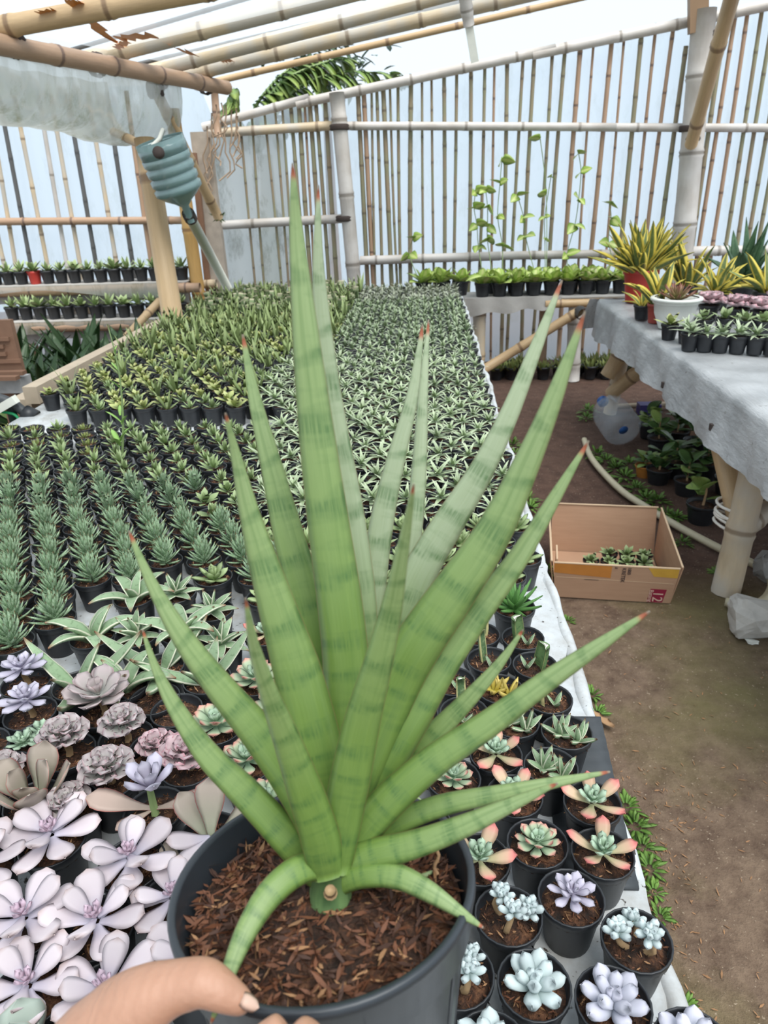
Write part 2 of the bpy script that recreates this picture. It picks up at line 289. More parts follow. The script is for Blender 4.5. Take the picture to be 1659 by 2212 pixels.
def thick(g, t_):
    """solid slab from a grid sheet: offset copy below plus the two skins (edges left to the overlap)"""
    V, F, U = g; n = len(V); V2 = V-np.array([0, 0, t_]); e = {}
    for q in F:
        for a, b in zip(q, np.roll(q, -1)): e[(a, b)] = 1
    rim = [(a, b, b+n, a+n) for (a, b) in e if (b, a) not in e]
    return np.concatenate([V, V2]), np.concatenate([F, F[:, ::-1]+n, np.array([r[::-1] for r in rim])]), np.concatenate([U, U])
def add(name, me, parent=None, M=None):
    o = bpy.data.objects.new(name, me); COL.objects.link(o)
    if parent is not None: o.parent = parent
    if M is not None: o.matrix_basis = M
    return o
def tag(o, label=None, cat=None, group=None, kind=None):
    for k, v in (('label', label), ('category', cat), ('group', group), ('kind', kind)):
        if v: o[k] = v
    return o
def thing(name, label, cat, loc=(0, 0, 0), rz=0, group=None, s=1):
    o = bpy.data.objects.new(name, None); COL.objects.link(o); o.empty_display_size = .05
    o.location = [float(k) for k in loc]; o.rotation_euler = (0, 0, rz); o.scale = (s, s, s); return tag(o, label, cat, group)
def part(name, g, mat, parent, smooth=True, M=None): return add(name, mesh(name, g, mat, smooth), parent, M)
def single(name, g, mat, label, cat, group=None, smooth=True):
    """one-mesh thing; origin moved to its base"""
    V, F, U = g; c = np.array([(V[:, 0].min()+V[:, 0].max())/2, (V[:, 1].min()+V[:, 1].max())/2, V[:, 2].min()])
    o = add(name, mesh(name, (V-c, F, U), mat, smooth)); o.location = c.tolist(); return tag(o, label, cat, group)
def rel(g, c): V, F, U = g; return V-np.array(c), F, U
def rosette(rings, jit=.12, stem=0):
    """rings: (n, elevation deg, leaf geo, z, r, az offset) -> list of (leaf geo, matrix)"""
    out = []
    for (n, el, g, z, r, off) in rings:
        for i in range(n):
            a = off+6.28318*(i+random.uniform(-jit, jit)*1.5)/n
            out.append((g, TR((r*math.cos(a), r*math.sin(a), z), a, math.radians(el+random.uniform(-9, 9)), random.uniform(1-jit, 1+jit*.6), random.uniform(-.25, .25))))
    return out
def joined(rs): return merge([xf(g, M) for g, M in rs])
# ---------------------------------------------------------------- the setting: floor, film walls on bamboo slats, roof
TZ = .72; WY = 6.40
def struct(name, g, mat, smooth=True): return tag(add(name, mesh(name, g, mat, smooth)), kind='structure')
def fz(x, y): return .012*math.sin(x*2.1+y*1.3)*math.sin(y*2.7-x)-.012
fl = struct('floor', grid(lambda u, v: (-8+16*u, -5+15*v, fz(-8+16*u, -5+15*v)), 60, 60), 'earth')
GAB = [(-430, 300), (430, 268), (560, 235), (735, 197), (1010, 143), (1659, 10), (2100, -80)]
GP = [ony(a, b, WY) for a, b in GAB]
def gab(x): return float(np.interp(x, [p[0] for p in GP], [p[2] for p in GP]))
X0, X1 = -4.6, 3.6
XC = ony(440, 285, WY)[0]          # corner between the gable and the shelf bay on the left
def wtop(x): return 2.25 if x < XC else gab(x)
wb = struct('wall_back', grid(lambda u, v: (X0+(X1-X0)*u, WY+.05+.012*math.sin(u*40+v*3), wtop(X0+(X1-X0)*u)*v-.01), 90, 14), 'wall_film')
def wpart(name, g, mat, smooth=True): return part(name, g, mat, wb, smooth)
wpart('stained_film', grid(lambda u, v: (XC+.03+.62*u, WY+.028+.01*math.sin(u*17+v*5), .55+1.35*v), 12, 14), 'dirty_film')
# slats of the gable, one by one, at the pixels where they cross the middle rail
sl_px = [520, 545, 575, 597, 612, 632, 650, 660, 672, 687, 707]+[830+k/2 for k in (-105, -78, -52, -28, 5, 35, 62, 115, 165, 208, 258, 308, 370, 425, 473, 525, 582, 635, 703, 757, 822, 880, 945, 1003, 1070, 1130, 1195, 1255, 1305, 1405, 1440, 1490, 1550, 1605, 1655, 1710)]
for i, px in enumerate(sl_px):
    p = ony(px, 280, WY); le = random.uniform(-.035, .035); top = gab(p[0])+random.uniform(-.02, .03)
    if px in (830+1255/2,): top -= .18
    r = random.choice([.011, .014, .017, .02]); mt = 'bamboo_slat' if random.random() < .75 else 'bamboo_brown'
    if px > 1540: r = .018
    wpart('slat', pole((p[0]+le, WY-.005, .02), (p[0]-le*.3, WY-.005, top), r, r*.9, .32, .006, 6), mt)
for (a, b), (c, d), mt in [((0, 380), (30, 565), 'bamboo_pale'), ((37, 240), (100, 565), 'bamboo_pale'), ((118, 256), (172, 567), 'bamboo_pale'), ((202, 278), (250, 565), 'bamboo_pale'), ((287, 295), (327, 562), 'bamboo_brown'),
                       ((3, 235), (65, 565), 'bamboo_dark'), ((155, 265), (207, 570), 'bamboo_dark'), ((245, 295), (287, 565), 'bamboo_dark'), ((90, 250), (142, 565), 'bamboo_grey'), ((-60, 240), (10, 565), 'bamboo_pale'), ((-95, 240), (-30, 565), 'bamboo_dark')]:
    A, B = ony(a, b, WY), ony(c, d, WY); s = (B-A)/(B[2]-A[2]); wpart('slat', pole(A+s*(.02-A[2]), A+s*(2.2-A[2]), .021, .019, .34, .004, 6), mt)
def rail(a, b, c, d, r, mt, Y=WY-.045, name='rail', r2=None): return wpart(name, pole(ony(a, b, Y), ony(c, d, Y), r, r2, .38, .003), mt)
rail(438, 275, 668, 212, .032, 'bamboo_grey'); rail(640, 225, 1200, 105, .034, 'bamboo_grey'); rail(1150, 118, 1760, -10, .036, 'bamboo_grey')
rail(450, 288, 724, 271, .034, 'bamboo_pale'); rail(722, 272, 1330, 275, .030, 'bamboo_grey'); rail(1290, 275, 1760, 277, .030, 'bamboo_grey')
rail(470, 487, 742, 472, .035, 'bamboo_grey'); rail(778, 563, 1080, 553, .036, 'bamboo_grey'); rail(1060, 553, 1345, 548, .034, 'bamboo_grey'); rail(1480, 543, 1760, 538, .038, 'bamboo_grey')
rail(-120, 480, 395, 476, .030, 'bamboo_brown')
def upr(a, b, c, d, r, mt, Y, z0=0., name='post'):
    A, B = ony(a, b, Y), ony(c, d, Y); s = (B-A)/(B[2]-A[2]); return wpart(name, pole(A+s*(z0-A[2]), A, r, None, .5, .003, 12), mt)
upr(727, 200, 763, 600, .058, 'bamboo_grey', WY-.13); upr(1522, 20, 1478, 500, .085, 'bamboo_grey', WY-.14)
for x_, sx_, y0, y1 in ((1508, .13, -70, 70),): A = ony(x_, y1, WY-.16); B = ony(x_, y0, WY-.16); wpart('post_top', beam(A, B, .13, .06, (0, 1, 0)), 'bamboo_tan', False)
A, B = ony(433, 285, WY-.1), ony(478, 640, WY-.1); s = (B-A)/(B[2]-A[2]); wpart('corner_post', beam(A+s*(0-A[2]), A, .15, .07, (0, 1, 0)), 'weathered_wood', False)
upr(462, 180, 500, 640, .03, 'bamboo_brown', WY-.06, 1.85); upr(372, 235, 432, 650, .055, 'bamboo_gold', WY-.25)
A, B = ony(418, 330, WY-.17), ony(452, 640, WY-.17); wpart('batten', beam(A, B, .045, .04, (0, 1, 0)), 'brown_wood', False)
for k in range(14):     # dead roots hanging off the corner
    px = random.uniform(440, 520); py = random.uniform(190, 300); ln = random.uniform(60, 220); P = [ony(px+random.uniform(-9, 9)*i/3, py+ln*i/6, WY-.17) for i in range(7)]
    wpart('dry_root', tube(spline(P, 9), .006, 4), 'root')
for a, b in ((733, 275), (745, 472), (1530, 75), (1488, 278)):
    p = ony(a, b, WY-.13); wpart('lashing', xf(lathe([(.062, -.02), (.07, -.012), (.066, 0), (.07, .012), (.062, .02)], 10), Matrix.Translation(p.tolist()) @ Matrix.Scale(1.1, 4)), 'cord_dark')
# roof: eave beam, rafters, film
e0, e1 = onz(0, 98, 2.12), onz(470, 186, 2.12); ed = nrm(e1-e0)
roof_s = .155
def roofz(x, y): xe = e0[0]+(y-e0[1])*ed[0]/ed[1]; return 2.24+roof_s*(x-xe)
def onroof(a, b):
    p = onz(a, b, 2.3)
    for _ in range(12): p = onz(a, b, roofz(p[0], p[1])-.03)
    return p
def eavex(y): return e0[0]+(y-e0[1])*ed[0]/ed[1]
ce = struct('ceiling', grid(lambda u, v: (eavex(-2.5+8.2*v)-.12+6.2*u, -2.5+8.2*v, roofz(eavex(-2.5+8.2*v)-.12+6.2*u, -2.5+8.2*v)+.012*math.sin(v*70)*math.sin(u*9)), 24, 70), 'roof_film')
def cpart(name, g, mat, smooth=True): return part(name, g, mat, ce, smooth)
cpart('eave_beam', pole(e0-ed*3.2, e1+ed*.12, .05, .045, .42, .002, 12), 'bamboo_brown')
for (a, b, c, d, r, mt, zz) in [(15, 57, 325, 0, .046, 'bamboo_tan', 2.20), (215, 122, 700, 0, .046, 'bamboo_pale', 2.20), (350, 148, 830, 25, .042, 'bamboo_pale', 2.19), (425, 157, 830, 62, .042, 'bamboo_pale', 2.19), (482, 172, 700, 122, .022, 'bamboo_tan', 2.18)]:
    A = onz(a, b, zz); B = ony(c, d, A[1]); D = (B-A)/(B[0]-A[0]); cpart('rafter', pole(A-D*.12, A+D*4.6, r, r*.9, .45, .002, 12), mt)
for y_ in (-1.6, -.6, .4, 1.4, 2.4, 3.1): cpart('rafter', pole((eavex(y_)-.1, y_, roofz(eavex(y_), y_)-.07), (eavex(y_)+5.4, y_, roofz(eavex(y_)+5.4, y_)-.07), .045, .04, .45, .002, 8), 'bamboo_tan')
for (a, b, c, d) in [(120, 118, 520, 0), (290, 140, 780, 25), (400, 152, 900, 26)]:
    A = onz(a, b, 2.225); B = ony(c, d, A[1]); D = (B-A)/(B[0]-A[0]); cpart('lath', pole(A, A+D*4.2, .012, .012, .4, .002, 6), 'bamboo_dark')  # thin dark poles added to draw the dark gap lines between rafters
for (P, w_) in [([(165, 5), (200, 45), (230, 75), (255, 90)], .05), ([(255, 80), (290, 75), (335, 72)], .03), ([(365, 92), (390, 105), (420, 112)], .045), ([(85, 25), (125, 18)], .02), ([(370, 158), (395, 160)], .05), ([(475, 128), (500, 125)], .03), ([(150, 0), (185, 3)], .03), ([(250, 100), (275, 84)], .02)]:
    Q = spline([onroof(a, b) for a, b in P], 10); cpart('torn_tape', grid(lambda u, v: Q[min(9, int(u*9))]+np.array([0, (v-.5)*w_*2*(2.6+1.2*math.sin(u*23)), .002*math.sin(u*30)-.01]), 9, 2), 'orange_tape')
A, B, C_ = ony(997, -60, 5.2), ony(1013, 55, 5.3), ony(1026, 135, 5.32)
cpart('wrapped_pole', pole(A, B, .042, .034, .2, .002), 'bamboo_grey'); cpart('hanging_strip', beam(B, C_, .05, .012, (0, 1, 0)), 'pvc_white', False)
for a, b in ((210, 140), (345, 172), (445, 183), (30, 95), (335, 190)):
    p = onz(a, b, 2.14); Mx = Matrix.Translation(p.tolist()) @ Vector(ed.tolist()).to_track_quat('Z', 'X').to_matrix().to_4x4()
    cpart('lashing', xf(lathe([(.054, -.03), (.064, -.02), (.058, -.005), (.066, .008), (.055, .03)], 10), Mx), 'cord_dark')
cpart('brace', pole(ony(1493, 312, 6.16), ony(1592, -45, 5.0), .046, .046, .5, .002, 12), 'bamboo_tan')
p = ony(1497, 300, 6.16); cpart('lashing', xf(lathe([(.05, -.015), (.056, 0), (.05, .015)], 10), Matrix.Translation(p.tolist())), 'cord_dark')
# rain gutter of folded film below the eave, its bottle funnel and pipe
def gut(u, v):
    y = 1.2+(onx(352, 285, -1.72)[1]-1.2)*u; a = v*3.1416
    dep = .25+.085*(y-3.67)+.012*math.sin(u*9)+.012*math.sin(u*37); x = eavex(y)-.02-.24*(1-math.cos(a))+(.012*math.sin(u*170+v*4)+.010*math.sin(u*263-v*6))*abs(math.sin(a))**.5
    return (x, y, 2.12-dep*abs(math.sin(a))**.7+.006*math.sin(u*90+v*6))
gt = single('rain_gutter', grid(gut, 260, 16), 'gutter_film', 'dirty clear film gutter sagging below the left eave pole', 'gutter')
p0 = ony(335, 193, 5.05); p1 = ony(472, 470, 5.75)
cpart('strut', pole(p0, p1, .036, .036, .3, .002), 'bamboo_tan'); part('moss_tuft', joined(rosette([(14, 20, leafgeo(.07, .02, .01, .5, 3, 1, .1), 0, .01, 0), (12, -40, leafgeo(.06, .02, .01, .5, 3, 1, .1), 0, .01, 0)])), 'moss', ce, True, Matrix.Translation(p1.tolist()))
part('lashing', joined([(lathe([(.04, -.05), (.055, -.03), (.05, 0), (.056, .03), (.04, .05)], 8), Matrix.Translation(p0.tolist()))]), 'cord_dark', ce)
# leaning bamboo prop on the table edge
A = onz(374, 694, TZ+.06); B = ony(312, 300, A[1]+.15)
pr = thing('bamboo_post', 'thick tan bamboo post standing on the table edge under the gutter', 'post', A); pz_ = part('culm', rel(pole(A, B, .062, .058, .75, .002, 12), A), 'bamboo_tan', pr)
Cc = ony(245, 285, B[1]+.6); part('side_arm', rel(pole(B+np.array([.02, 0, -.05]), Cc, .025), A), 'bamboo_tan', pr)
# bottle funnel, upside down
N0 = ony(400, 445, 4.22); N1 = ony(345, 305, 4.15); ax = nrm(N1-N0); H = np.linalg.norm(N1-N0)
bt = thing('bottle_funnel', 'cut blue-green water bottle hung upside down as a gutter funnel', 'bottle', N0)
q = Vector(ax.tolist()).to_track_quat('Z', 'X').to_matrix().to_4x4()
pr_ = [(.022, -.09), (.026, 0), (.06, .035), (.1, .065), (.135, .10)]; z = .10
for k in range(5): pr_ += [(.150, z+.012), (.152, z+.05), (.138, z+.062), (.140, z+.068)]; z += .07
pr_ += [(.15, z+.02), (.148, H+.03), (.143, H+.03), (.143, z+.02)]
sc_ = 122/2/FPX*4.15/.152*.80
pr_ = [(r*sc_, zz*H/.46 if zz > 0 else zz) for r, zz in pr_]
part('bottle_body', lathe(pr_, 24), 'teal_plastic', bt, True, q); part('algae_water', lathe([(.001, .06*H/.46)]+[(r*.9, zz) for r, zz in pr_[4:14]]+[(.001, pr_[13][1])], 20), 'algae_plastic', bt, True, q)
part('dark_cap', xf(lathe([(.001, .018), (.027, .018), (.03, 0), (.027, -.012), (.001, -.012)], 12), Matrix.Translation((ony(343, 330, 3.98)-N0).tolist()) @ Matrix.Rotation(1.3, 4, 'X')), 'cord_dark', bt)
part('hanger', rel(tube([N1+np.array([-.04, 0, -.02]), ony(345, 300, 4.15), ony(352, 280, 4.2)], .012, 6), N0), 'pvc_white', bt)
A, B = N0-ax*.04, ony(492, 622, 5.2); dp = thing('drain_pipe', 'white drain pipe slanting down from the bottle funnel', 'pipe', B); A2 = A+(B-A)*1.0
part('pipe', rel(tube([A, A2], .03, 12), B), 'pvc_white', dp); part('collar', rel(tube([A-ax*.0, A+(B-A)*.06], .036, 12), B), 'cord_dark', dp)
# ---------------------------------------------------------------- tables and benches
TX = .25; FY = 2.33
def cover(u, v, x0, x1, y0, y1):
    x = x0+(x1-x0)*u; y = y0+(y1-y0)*v; e = .008*math.sin(y*23)+.006*math.sin(y*51) if u > .97 else 0
    return (x+e, y, TZ+.0015*math.sin(x*30)*math.sin(y*24))
tb = thing('plant_table', 'long low staging table covered in white film carrying the rows of pots', 'table', (-.6, 2, 0))
tr = np.array([-.6, 2, 0])
part('front_top', rel(thick(grid(lambda u, v: cover(u, v, -2.3, TX, .12, FY), 30, 40), .03), tr), 'table_cover', tb)
part('rear_top', rel(thick(grid(lambda u, v: cover(u, v, -1.56, TX, FY, 5.5), 20, 50), .03), tr), 'table_cover', tb)
part('front_lip', rel(tube([(-2.3, FY+.01, TZ+.004), (-.5, FY-.02, TZ+.004)], .018, 8), tr), 'white_plastic', tb)
part('edge_roll', rel(tube([(TX+.002+.004*math.sin(y*7)+.002*math.sin(y*31), y, TZ-.009) for y in np.linspace(.12, 5.5, 160)], [.0115+.002*math.sin(k*1.3)+.001*math.sin(k*.31) for k in range(160)], 10), tr), 'table_cover', tb)
for x in (-2.2, -1.4, -.6, .12):
    for y in (.3, 2.2): part('leg', rel(pole((x, y, -.01), (x, y, TZ-.03), .04), tr), 'bamboo_pale', tb)
for x in (-1.45, -.6, .12):
    for y in (3.8, 5.3): part('leg', rel(pole((x, y, -.01), (x, y, TZ-.03), .04), tr), 'bamboo_pale', tb)
for y in (.3, 2.2, 3.8, 5.3): part('cross_pole', rel(pole((-1.5, y, TZ-.07), (.2, y, TZ-.07), .035), tr), 'bamboo_pale', tb)
single('timber_rail', beam((-1.60, 2.75, TZ+.035), (-1.57, 4.35, TZ+.035), .06, .07), 'plank_wood', 'long sawn timber laid along the left edge of the rear staging', 'timber', None, False)
single('timber_offcut', beam((-1.685, 2.8, TZ-.02), (-1.66, 3.2, TZ-.02), .1, .05), 'plank_wood', 'short timber offcut beside the near end of the long sawn timber', 'timber', None, False)
single('ribbed_board', thick(grid(lambda u, v: (.155+.092*u+.02*v, .60+.30*v, TZ+.006+.0012*math.sin(v*70)), 4, 60), .004), 'grey_plastic', 'dark ribbed plastic board under the pots at the right table edge', 'board')
# back bench
BZ = .65; bf = onz(1010, 646, BZ); bY = 5.70
bb = thing('back_bench', 'narrow bamboo bench with grey cloth edge below the slatted back wall', 'bench', (1.4, bY, 0)); br = np.array([1.4, bY, 0])
part('bench_top', rel(thick(grid(lambda u, v: (.29+2.7*u, bY+.37*v, BZ), 10, 3), .02), br), 'cloth', bb)
part('cloth_edge', rel(grid(lambda u, v: (.27+.75*u, bY-.012+.012*math.sin(u*21)*v-.01*v, BZ+.004-(.13-.05*u+.012*math.sin(u*17))*v), 30, 5), br), 'cloth', bb)
part('front_pole', rel(pole((.9, bY-.005, BZ-.05), (3.0, bY-.005, BZ-.05), .03), br), 'bamboo_tan', bb)
A = ony(1035, 690, 5.75); part('leg', rel(pole((A[0], 5.75, -.01), (A[0], 5.75, BZ-.02), .05), br), 'bamboo_pale', bb); A = ony(1240, 700, 5.75); part('leg', rel(pole((A[0]+.02, 5.74, -.01), (A[0], 5.74, BZ-.03), .055), br), 'bamboo_grey', bb)
for x in (.95, 1.75, 2.6): part('leg', rel(pole((x, 6.02, -.01), (x, 6.02, BZ-.02), .04), br), 'bamboo_brown', bb)
part('leg', rel(pole((2.5, 5.74, -.01), (2.5, 5.74, BZ-.03), .05), br), 'bamboo_pale', bb)
part('diagonal_brace', rel(pole(ony(1045, 798, 5.66), ony(1258, 668, 5.62), .036), br), 'bamboo_tan', bb)
p = ony(1252, 674, 5.62); part('pipe_end', rel(tube([p, ony(1262, 680, 5.52)], .048, 12, False), br), 'grey_plastic', bb)
# right table with tarp
RX, RZ, RY1 = 1.10, .76, 4.78
rt = thing('tarp_table', 'bamboo table under a wrinkled silver grey tarpaulin on the right', 'table', (1.9, 3, 0)); rr = np.array([1.9, 3, 0])
part('table_top', rel(thick(grid(lambda u, v: (RX+.01+1.6*u, 1.2+(RY1-1.22)*v, RZ-.004), 6, 10), .04), rr), 'plank_wood', rt)
def tarp(u, v):
    y = .9+(RY1-.9)*v
    if u < .35:
        k = 1-u/.35; drop = (.19+.012*math.sin(y*3.1)+.006*math.sin(y*17)+(.02 if v > .96 else 0))*k; return (RX-.012-.045*k+.014*math.sin(y*13+k*3)*k+.006*math.sin(y*41)*k, y+.03*k*math.sin(y*5), RZ+.004-drop)
    k = (u-.35)/.65; return (RX+1.65*k, y, RZ+.006+.003*math.sin(y*31+k*9)+.003*math.sin(k*40+y*7))
part('tarpaulin', rel(grid(tarp, 40, 120), rr), 'tarp', rt)
part('tarp_end_flap', rel(grid(lambda u, v: (RX-.06+1.6*u+(-.06*(v) if u < .06 else 0), RY1+.02+.05*v+.012*math.sin(u*60)*v, RZ+.005-.22*v*(1-.2*math.sin(u*14))), 50, 5), rr), 'tarp', rt)
for y in (1.6, 2.05, 2.6, 3.2): part('tarp_clip', rel(box((RX-.05, y, RZ-.13), (.016, .02, .025)), rr), 'cord_dark', rt, False)
b0 = onz(1578, 1290, 0); part('leg', rel(pole((b0[0], b0[1]+.05, -.01), (b0[0]+.06, b0[1]+.12, RZ-.03), .054, .05, .28), rr), 'bamboo_pale', rt)
part('brace', rel(pole(ony(1600, 1140, 2.56), ony(1545, 905, 2.85), .042), rr), 'bamboo_tan', rt); part('brace', rel(pole(ony(1598, 1145, 2.5), ony(1720, 1060, 2.75), .04), rr), 'bamboo_pale', rt)
rp = ony(1603, 1130, 2.5)
for k in range(5):
    tl = random.uniform(-.5, .5); P = [rp+np.array([.066*math.cos(a), .08+.075*math.sin(a), -.05+.022*k+.05*tl*math.cos(a)]) for a in np.linspace(0, 6.3, 20)]; part('rope_wrap', rel(tube(P, .006, 6), rr), 'rope_white', rt)
f0 = onz(1310, 880, 0); part('leg', rel(pole((f0[0], f0[1]-.1, -.01), (f0[0]+.06, f0[1]-.2, RZ-.03), .045), rr), 'bamboo_pale', rt)
part('brace', rel(pole(ony(1352, 745, 4.7), ony(1312, 812, 4.72), .05), rr), 'bamboo_tan', rt); part('brace', rel(pole(ony(1400, 785, 4.6), ony(1318, 852, 4.75), .045), rr), 'bamboo_tan', rt)
for x, y in ((2.5, 2.4), (2.5, 4.5)): part('leg', rel(pole((x, y, -.01), (x, y, RZ-.03), .05), rr), 'bamboo_pale', rt)
# two shelves in the left bay
SH = [(.80, 6.02, -4.5, -1.97), (.545, 5.80, -3.55, -1.93)]
ls = thing('shelf_bench', 'two-tier bamboo shelf bench with grey cloth in the left bay', 'bench', (-3, 6, 0)); lr = np.array([-3, 6, 0])
for k, (z, y, x0, x1) in enumerate(SH):
    part('shelf_board', rel(thick(grid(lambda u, v: (x0+(x1-x0)*u, y+.3*v, z), 8, 2), .015), lr), 'cloth', ls)
    part('front_pole', rel(pole((x0, y-.01, z-.05), (x1+.12, y-.01, z-.05), .038), lr), 'bamboo_brown', ls); part('back_pole', rel(pole((x0, y+.2, z-.05), (x1+.2, y+.2, z-.05), .036), lr), 'bamboo_pale', ls)
    part('cloth_drop', rel(grid(lambda u, v: (x0+(x1-x0)*u, y+.06+.02*math.sin(u*30)*v, z-.02-(.15+.02*math.sin(u*13))*v), 30, 4), lr), 'cloth', ls)
    part('cloth_lap', rel(grid(lambda u, v: (x0+(x1-x0)*u*.98, y-.052-.004*math.sin(u*44), z+.004-(.07+.03*math.sin(u*9)+.06*max(0, u-.55))*v), 40, 3), lr), 'gutter_film', ls)
for x in (-3.5, -2.05):
    for y in (5.82, 6.25): part('leg', rel(pole((x, y, -.01), (x, y, .77 if y > 6 else .5), .035), lr), 'bamboo_brown', ls)
part('diagonal_brace', rel(pole(ony(345, 650, 5.7), ony(245, 760, 5.2), .03), lr), 'bamboo_tan', ls)
# ---------------------------------------------------------------- pots
PR, PH = .039, .070
def pot_profile(r, h): return [(.001, .0), (r*.70, 0), (r*.72, .004), (r*.90, h*.80), (r*.91, h*.82), (r*.97, h*.84), (r, h*.985), (r*.99, h), (r*.945, h), (r*.93, h*.95), (r*.88, h*.80), (r*.8, h*.78)]
POT = mesh('pot', lathe(pot_profile(PR, PH), 22), 'black_plastic'); POT_FAR = mesh('pot', lathe([(PR*.7, 0), (PR*.92, PH*.85), (PR, PH*.86), (PR, PH), (PR*.9, PH), (PR*.85, PH*.8)], 10), 'black_plastic')
def chip(L, W): return leafgeo(L, W, W*.55, .5, 2, 1, .25, 'ovate')
CH = [chip(.0095, .0023), chip(.0075, .0021), chip(.012, .0024), chip(.006, .0025)]
def chips(n, r, z0, bump, zf=None, sc=1.):
    out = []
    for i in range(n):
        rr_ = r*math.sqrt(random.random()); a = random.uniform(0, 6.28); z = z0+bump*(1-(rr_/r)**2)+random.uniform(0, .0025)*sc
        out.append((random.choice(CH), TR((rr_*math.cos(a), rr_*math.sin(a), z), random.uniform(0, 6.28), random.uniform(-.5, .5), sc*random.uniform(.7, 1.25), random.uniform(-1.5, 1.5))))
    return joined(out)
def soil_disc(r, z, b=.004, n=18):
    return merge([lathe([(r, z-.004), (r*.8, z), (r*.4, z+b*.7), (.0006, z+b)], n)])
SOILZ = PH*.84
SOIL = []
for k in range(3):
    me = mesh('soil', merge([soil_disc(PR*.9, SOILZ), chips(150, PR*.86, SOILZ-.0005, .004, sc=.8)]), 'soil'); me.materials.append(MATS['husk_brown']); me.materials.append(MATS['husk_pale'])
    nd = 18*3; mi = np.zeros(len(me.polygons), np.int32); rest = (len(me.polygons)-nd)//150
    for i in range(150): mi[nd+i*rest:nd+(i+1)*rest] = random.choice([0, 0, 1, 1, 2])
    me.polygons.foreach_set('material_index', mi); SOIL.append(me)
SOIL_FAR = mesh('soil', soil_disc(PR*.88, SOILZ, .003, 10), 'soil')
def make_foliage(fn, mat, k=3): return [mesh('foliage', joined(fn()), mat) for _ in range(k)]
lg = leafgeo
def zebra():
    R = []
    for i in range(9): h = i/8; R.append((5, 22+54*h, lg(.052-.010*h, .0095, .006, .3, 4, 1, .1, 'lance'), .002+.034*h, .003, i*.75))
    return rosette(R, .15)
def star(L=.05): return rosette([(6, 12, lg(L, .010, .004, -.5, 4, 1, .2, 'taper'), .006, .003, 0), (5, 36, lg(L*.9, .0095, .004, -.5, 4, 1, .2, 'taper'), .01, .002, .5), (4, 62, lg(L*.65, .008, .004, -.3, 3, 1, .2, 'taper'), .012, .001, .2)], .2)
def hawo(): return rosette([(6, 18, lg(.032, .010, .006, .3, 3, 1, .1, 'lance'), .002, .003, 0), (6, 45, lg(.030, .009, .006, .3, 3, 1, .1, 'lance'), .006, .002, .4), (4, 72, lg(.026, .008, .005, .2, 3, 1, .1, 'lance'), .008, .001, .2)], .2)
def dense(): return rosette([(6, 22, lg(.036, .011, .004, -.3, 3, 1, .2, 'lance'), .004, .003, 0), (5, 50, lg(.034, .010, .004, -.3, 3, 1, .2, 'lance'), .008, .002, .4), (3, 75, lg(.028, .009, .004, 0, 3, 1, .2, 'lance'), .01, .001, .2)], .22)
def broad(): return rosette([(5, 20, lg(.036, .017, .006, .2, 3, 1, .15, 'ovate'), .002, .003, 0), (5, 48, lg(.030, .015, .006, .2, 3, 1, .15, 'ovate'), .006, .002, .5), (3, 74, lg(.022, .011, .005, .1, 3, 1, .1, 'ovate'), .008, .001, .2)], .2)
def tuft(): return rosette([(4, 55, lg(.07, .012, .006, -.2, 3, 1, .25, 'lance'), 0, .008, 0), (4, 72, lg(.085, .012, .006, -.1, 3, 1, .25, 'lance'), 0, .004, .6), (3, 30, lg(.04, .012, .005, .1, 3, 1, .2, 'lance'), 0, .006, .2)], .25)
def cutl(): return rosette([(3, 70, lg(.06, .024, .008, .1, 3, 1, .3, 'cut'), 0, .006, 0), (3, 40, lg(.045, .014, .006, .2, 3, 1, .2, 'lance'), 0, .008, .8)], .3)
def mossy(): return rosette([(9, 30, lg(.018, .006, .004, .3, 2, 1, .1, 'lance'), 0, .018, 0), (9, 55, lg(.02, .006, .004, .3, 2, 1, .1, 'lance'), 0, .010, .3), (6, 75, lg(.02, .006, .004, .2, 2, 1, .1, 'lance'), 0, .004, .1)], .3)
KIND = {'zebra': (make_foliage(zebra, 'zebra_leaf', 4), 'haworthia', 'spiky zebra-banded haworthia in a black pot, rows at the left of the front table', 'zebra haworthias in rows'),
        'hawo': (make_foliage(hawo, 'haworthia_leaf'), 'haworthia', 'low green haworthia in a black pot behind the zebra haworthias', 'small green haworthias behind the zebra rows'),
        'moss': (make_foliage(mossy, 'moss_leaf'), 'succulent', 'mossy yellow-green succulent cushion in a black pot near the white table lip', 'mossy cushions by the table lip'),
        'star': (make_foliage(star, 'star_leaf', 4), 'star plant', 'pale silver star-shaped succulent in a black pot in the middle of the staging', 'silver star plants'),
        'broad': (make_foliage(broad, 'haworthia_leaf', 3), 'haworthia', 'broad-leaved green haworthia in a black pot behind the tall potted plant', 'broad green haworthias'),
        'dense': (make_foliage(dense, 'dense_leaf', 4), 'haworthia', 'small dark green rosette in the dense block on the far right of the staging', 'dense dark rosettes'),
        'grey': (make_foliage(dense, 'grey_leaf', 3), 'haworthia', 'small greyish rosette at the far end of the staging by the back wall', 'grey rosettes at the far end'),
        'tuft': (make_foliage(tuft, 'tuft_leaf', 3), 'sansevieria', 'dark upright dwarf sansevieria tuft on the left of the rear staging', 'dwarf sansevieria tufts'),
        'olive': (make_foliage(broad, 'olive_leaf', 3), 'succulent', 'olive green rosette among the pots on the left of the rear staging', 'olive rosettes'),
        'cutl': (make_foliage(cutl, 'cut_leaf_far', 3), 'sansevieria', 'sansevieria with pale cut leaf ends at the far left of the staging', 'cut sansevierias at the far left')}
used = [(pr.location.x, pr.location.y), (pr.location.x+.05, pr.location.y), (dp.location.x, dp.location.y), (dp.location.x-.03, dp.location.y-.05)]     # xy of explicit pots
def free(x, y, d=.074): return all((x-a)**2+(y-b)**2 > d*d for a, b in used)
